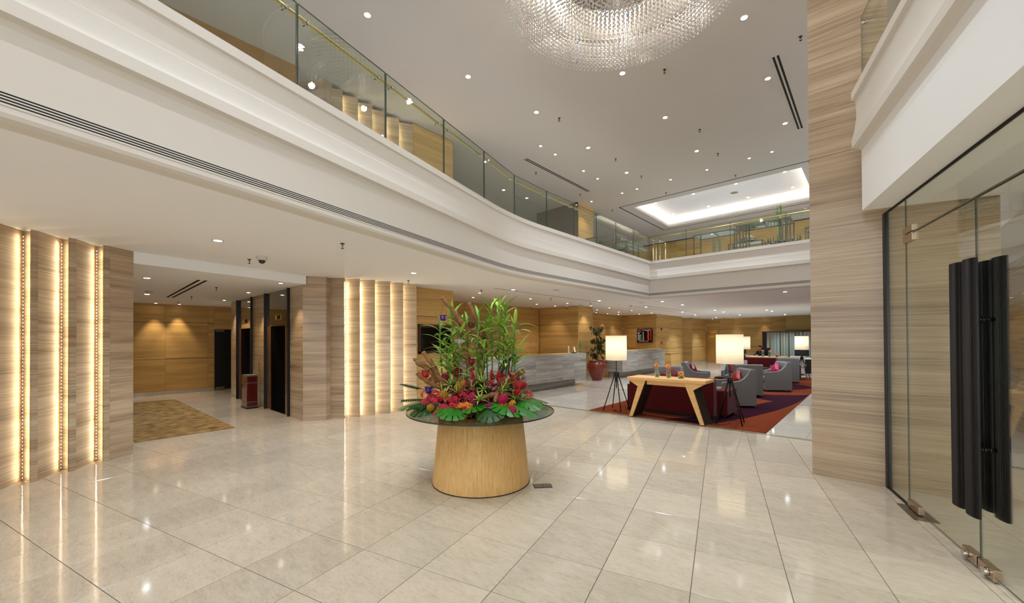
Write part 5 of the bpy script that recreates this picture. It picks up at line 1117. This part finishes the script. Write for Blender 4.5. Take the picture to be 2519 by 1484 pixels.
# proteas and pincushions
def cone(r,h,mat):
    m=MB()
    for row_ in range(13):
        t=row_/12; zz=h*t; rr=r*math.sin(PI*(.18+.80*t))**.75+.002
        for k in range(20):
            a=2*PI*(k+row_%2*.5)/20; m.ell((rr*math.cos(a)*.97,rr*math.sin(a)*.97,zz),(r*.10,r*.10,h*.055),4,3)
    m.lathe([(r*math.sin(PI*(.18+.80*q/10))**.75*.99,h*q/10) for q in range(11)],16); return m.mesh('protea_head',mat)
PM=cone(.04,.10,plain('protea_magenta','#a80f45',.6)); PY=cone(.042,.085,plain('protea_ochre','#a9781a',.65)); PR=cone(.04,.09,plain('protea_red','#a3121c',.6)); PV=cone(.036,.07,plain('protea_purple','#8a1458',.55))
for x,y,d,me,rx,ry,s in [(1161,985,-.45,PM,.3,.1,1),(1233,990,-.48,PM,.5,.55,1.25),(1258,1012,-.52,PM,1.35,.9,1.25),(1204,1003,-.52,PV,.9,0,1),(1095,935,-.1,PM,.3,-.2,.9),(1093,975,-.36,PY,.6,-.3,1.05),(1126,960,-.28,PY,.3,0,1.05),(1138,950,-.2,PY,.3,.2,1),(1060,1003,-.44,PY,1.1,-.3,.95),(1272,955,-.2,PR,.4,.9,1),(1284,952,-.15,PR,.3,1.0,.9),(1272,972,-.25,PR,.8,.3,1)]:
    place('protea_head',me,fa,A(x,y,d),(rx,ry,0),s)
# red ginger torches
def ginger():
    m=MB()
    for k in range(26):
        t=k/25; a=k*2.4; r=.028*(1-t*.75)+.004; z=.11*t; el=.5+.8*t; l=.035*(1-.4*t); c,s=math.cos(a),math.sin(a); w=.011*(1-.4*t)
        m.add([(c*r*.3,s*r*.3,z),(c*(r*.6)-s*w,s*r*.6+c*w,z+l*.5),(c*(r+l*math.cos(el)*.5),s*(r+l*math.cos(el)*.5),z+l),(c*r*.6+s*w,s*r*.6-c*w,z+l*.5)],[(0,1,2,3)])
    m.tube([(0,0,-.12),(0,0,.08)],.006,6); return m.mesh('ginger_torch',plain('ginger_red','#c01420',.4))
GI=ginger()
for x,y,d,ry in [(1165,935,-.2,0),(1210,935,-.15,-.3),(1225,938,-.2,.1),(1248,918,.0,.25),(1252,908,.02,.35),(1102,920,.05,-.1),(1234,932,-.1,.5),(1126,925,0,-.2)]: place('ginger_torch',GI,fa,A(x,y,d),(rnd.uniform(.0,.3),ry,rnd.random()*6),1.1)
# dark filler foliage
FL=blade(.15,.022,.8).mesh('lance_leaf',DG)
for k in range(90):
    a=rnd.random()*6.28; r=rnd.uniform(.1,.42); place('lance_leaf',FL,fa,(r*math.cos(a)*1.15,r*math.sin(a)*.8,.14+.14*(1-r)),(rnd.uniform(-.5,.5),-rnd.uniform(.0,1.1),a+rnd.uniform(-.8,.8)),rnd.uniform(.9,1.4))
# hanging votive cups
M4=Matrix.Translation(fa.location)@Matrix.Rotation(fa.rotation_euler.z,4,'Z')
def votive(label,px,py,dep,hang,col,bead,s=1):
    p=M4@A(px,py,dep); top=M4@A(*hang)
    t=thing('hanging_votive',label,'candle holder',tuple(p),fa.rotation_euler.z,'glass votives hung in the driftwood')
    g=plain('votive_'+col[1:],col,.08,trans=.55,ior=1.4,spec=.7); r=.042*s; h=.068*s
    obj('cup',MB().lathe([(.0,-h/2),(r*.6,-h/2),(r*.85,-h*.2),(r,h/2),(r*.9,h/2),(r*.75,-h*.15),(.0,-h*.4)],8,smooth=False),g,t)
    w=plain('votive_wire','#4a3a2a',.4,metal=.7) if 'votive_wire' not in bpy.data.materials else bpy.data.materials['votive_wire']
    obj('rim',MB().tube([(r*1.06*math.cos(k*PI/8),r*1.06*math.sin(k*PI/8),h/2) for k in range(17)],.0022,5),w,t)
    tp=Vector(top)-Vector(p); tp=Matrix.Rotation(-fa.rotation_euler.z,3,'Z')@tp; m=MB()
    for k in range(3): m.tube([(r*1.06*math.cos(k*2.09),r*1.06*math.sin(k*2.09),h/2),tuple(tp*.92),tuple(tp)],.0011,4)
    obj('hanging_wire',m,w,t)
    bm=plain('votive_bead_'+bead[1:],bead,.1,spec=.8)
    for k in range(8):
        a=k*PI/4; m=MB()
        for q in range(2): m.ell((r*1.2*math.cos(a),r*1.2*math.sin(a),h*.2-q*.016),(.0055,.0055,.008),6,4)
        obj('bead_drop',m,bm,t)
    m=MB()
    for q in range(3): m.ell((0,0,-h/2-.012-q*.014),(.005,.005,.007),6,4)
    obj('bead_tail',m,bm,t)
votive('purple glass votive hanging highest, left of the tall driftwood branch',1090,778,-.08,(1091,736,-.06),'#4a1f8a','#c98aa0')
votive('deep red glass votive hanging in the fork of the central driftwood',1160,796,-.14,(1160,765,-.10),'#6e1414','#7a1a14')
votive('clear glass votive hanging left of the central driftwood trunk',1131,837,-.16,(1131,812,-.12),'#c9cbb0','#d8d4c4')
votive('olive green glass votive hanging against the central driftwood trunk',1179,861,-.2,(1179,838,-.16),'#7f8420','#8a8f3a')
votive('red glass votive hanging low before the central driftwood trunk',1160,888,-.18,(1158,864,-.12),'#8a1020','#b01c1c')
votive('bright red glass votive hanging under the left driftwood fork',1046,917,-.3,(1044,885,-.2),'#c0201c','#d8401c',1.15)
votive('purple glass votive resting low at the left of the flowers',1054,957,-.36,(1056,930,-.25),'#4c1c78','#8a4aa0',1.05)
t=thing('hanging_votive','pale votive hanging from the right hand driftwood stub','candle holder',tuple(M4@A(1290,944,-.1)),fa.rotation_euler.z,'glass votives hung in the driftwood')
obj('cup',MB().lathe([(.0,-.025),(.02,-.025),(.034,.028),(.03,.028),(.0,-.015)],8,smooth=False),plain('votive_pale','#c9b48a',.1,trans=.5),t)
m=MB()
for k in range(3): m.tube([(.033*math.cos(k*2.1),.033*math.sin(k*2.1),.028),(0,.02,.13)],.0011,4)
obj('hanging_wire',m,bpy.data.materials['votive_wire'],t)
# ================================================================ UPPER FLOOR FURNISHINGS
UF=4.0
FR=plain('display_frame','#7f786c',.3,metal=.8); SG_=thin_glass('shelf_glass','#bcd2c6',1.3)
def display(label,u0,u1,v0,v1,h,z0=UF,legs=1):
    t=thing('buffet_display_table',label,'display table',(u0,v0,z0)); W_,D_=u1-u0,v1-v0; b=.035
    for x in (0,W_):
        for y in (0,D_):
            for k in range(legs): obj('leg',MB().box((x+(k*.09 if x==0 else -k*.09),y,h/2),(b,b,h)),FR,t)
    m=MB()
    for y in (0,D_): m.box((W_/2,y,h),(W_+b,b,b))
    for x in (0,W_/2,W_): m.box((x,D_/2,h),(b,D_,b))
    obj('top_frame',m,FR,t); obj('shelf_glass',MB().b2(0,W_,0,D_,h-.004,h+.006),SG_,t); return t
display('long low glass shelf frame behind the far rail, leftmost',.45,1.72,6.2,6.95,1.27)
display('long glass shelf frame behind the far rail, right one under the green stalks',1.85,3.25,5.9,6.75,1.28,legs=3)
display('small low glass table standing behind the shelf frames at the far rail',1.35,2.35,7.0,7.6,.95)
display('small glass shelf frame beside the pillar on the upper floor',3.62,4.4,6.0,6.6,.90)
display('tall glass shelf frame on the upper floor before the oak column',-2.9,-1.75,4.6,5.5,1.45)
display('low black trolley of glass jars behind the side rail',-1.62,-1.1,4.3,6.3,1.0)
JG=plain('jar_glass','#c9d2cd',.1,trans=.6)
jar=thing('glass_jar','domed glass jar on the black trolley behind the side rail, nearest the camera','jar',(-1.36,4.45,UF+1.02),0,'jars on the trolley')
obj('body',MB().lathe([(.0,0),(.06,0),(.065,.05),(.05,.09),(.0,.09)],14),JG,jar); obj('lid',MB().lathe([(.062,.09),(.058,.13),(.03,.16),(.0,.165)],14),JG,jar)
for k in range(1,9): dup(jar,(-1.36+.02*(k%2),4.45+.21*k,UF+1.02),0,'domed glass jar on the black trolley behind the side rail, %s from the camera'%ORD[k])
t=thing('chafing_dish','round chrome chafing dish on the small low glass table upstairs','chafing dish',(1.85,7.3,UF+.975)); obj('pan',MB().lathe([(.0,0),(.2,.0),(.24,.08),(.24,.11),(.0,.11)],28),CHROME,t); obj('lid',MB().lathe([(.245,.11),(.23,.18),(.14,.24),(.0,.255)],28),CHROME,t); obj('lid_knob',MB().ell((0,0,.27),(.03,.03,.02),10,6),CHROME,t)
for s in (-1,1): obj('handle',MB().tube(smooth([(s*.24,-.05,.1),(s*.30,-.04,.11),(s*.30,.04,.11),(s*.24,.05,.1)],4),.01,6),plain('handle_gilt','#a8874a',.3,metal=.7),t)
for k,(x,l) in enumerate(((1.12,'clear stack of glass tumblers upstairs, left of the low glass table'),(1.3,'clear stack of glass tumblers upstairs, beside the leg of the low glass table'))):
    t=thing('glass_stack',l,'glasses',(x,6.1,UF+.55)); 
    for q in range(6): obj('tumbler',MB().lathe([(.03,0),(.04,.0),(.05,.085),(.046,.085),(.036,.006),(.0,.006)],12),JG,t,loc=(0,0,q*.075))
    obj('stand',MB().b2(-.09,.09,-.09,.09,-.55,-.002),DARK,t,bevel=.004)
t=thing('stalk_vase','tall glass vase of upright green stalks on the upper floor near the pillar','vase',(2.78,7.55,UF+.885)); obj('glass',MB().lathe([(.03,0),(.08,0),(.085,.0),(.085,.0),(.09,.02),(.085,.72),(.08,.72),(.08,.015),(.0,.015)],18),VG,t)
rnd=random.Random(4)
for k in range(9):
    a=rnd.random()*6.28; h_=rnd.uniform(.9,1.22); e=(.10*math.cos(a),.05*math.sin(a),h_); o=obj('stalk',MB().tube(smooth([(.03*math.cos(a+2),.03*math.sin(a+2),.02),(.02*math.cos(a),.02*math.sin(a),h_*.5),e],4),.011,6),plain('stalk_green','#7fae4a',.4) if 'stalk_green' not in bpy.data.materials else bpy.data.materials['stalk_green'],t)
    m=MB()
    for q in range(6): m.ell((e[0]+rnd.uniform(-.03,.03),e[1],e[2]+rnd.uniform(-.06,.06)),(.014,.014,.018),6,4)
    obj('bud',m,bpy.data.materials['stalk_green'],o)
# round black rail table
t=thing('round_rail_table','round black metal railed buffet table upstairs near the pillar','table',(2.88,7.55,UF)); BKM=plain('wrought_black','#2a2620',.4,metal=.5); n=40; r=.46
for z,nm in ((.66,'lower_ring'),(.80,'upper_ring'),(.73,'middle_ring')): obj(nm,MB().tube([(r*math.cos(2*PI*k/n),r*math.sin(2*PI*k/n),z) for k in range(n+1)],.021,6,cap=False),BKM,t)
for k in range(24): obj('baluster',MB().tube([(r*math.cos(2*PI*k/24),r*math.sin(2*PI*k/24),.88),(r*math.cos(2*PI*k/24),r*math.sin(2*PI*k/24),1.03)],.009,5),BKM,t)
obj('table_glass',MB().lathe([(.0,.875),(.45,.875),(.45,.884),(.0,.884)],40,smooth=False),SG_,t)
for k in range(6): obj('leg',MB().tube([(.38*math.cos(k*PI/3),.38*math.sin(k*PI/3),0),(.38*math.cos(k*PI/3),.38*math.sin(k*PI/3),.875)],.016,6),BKM,t)
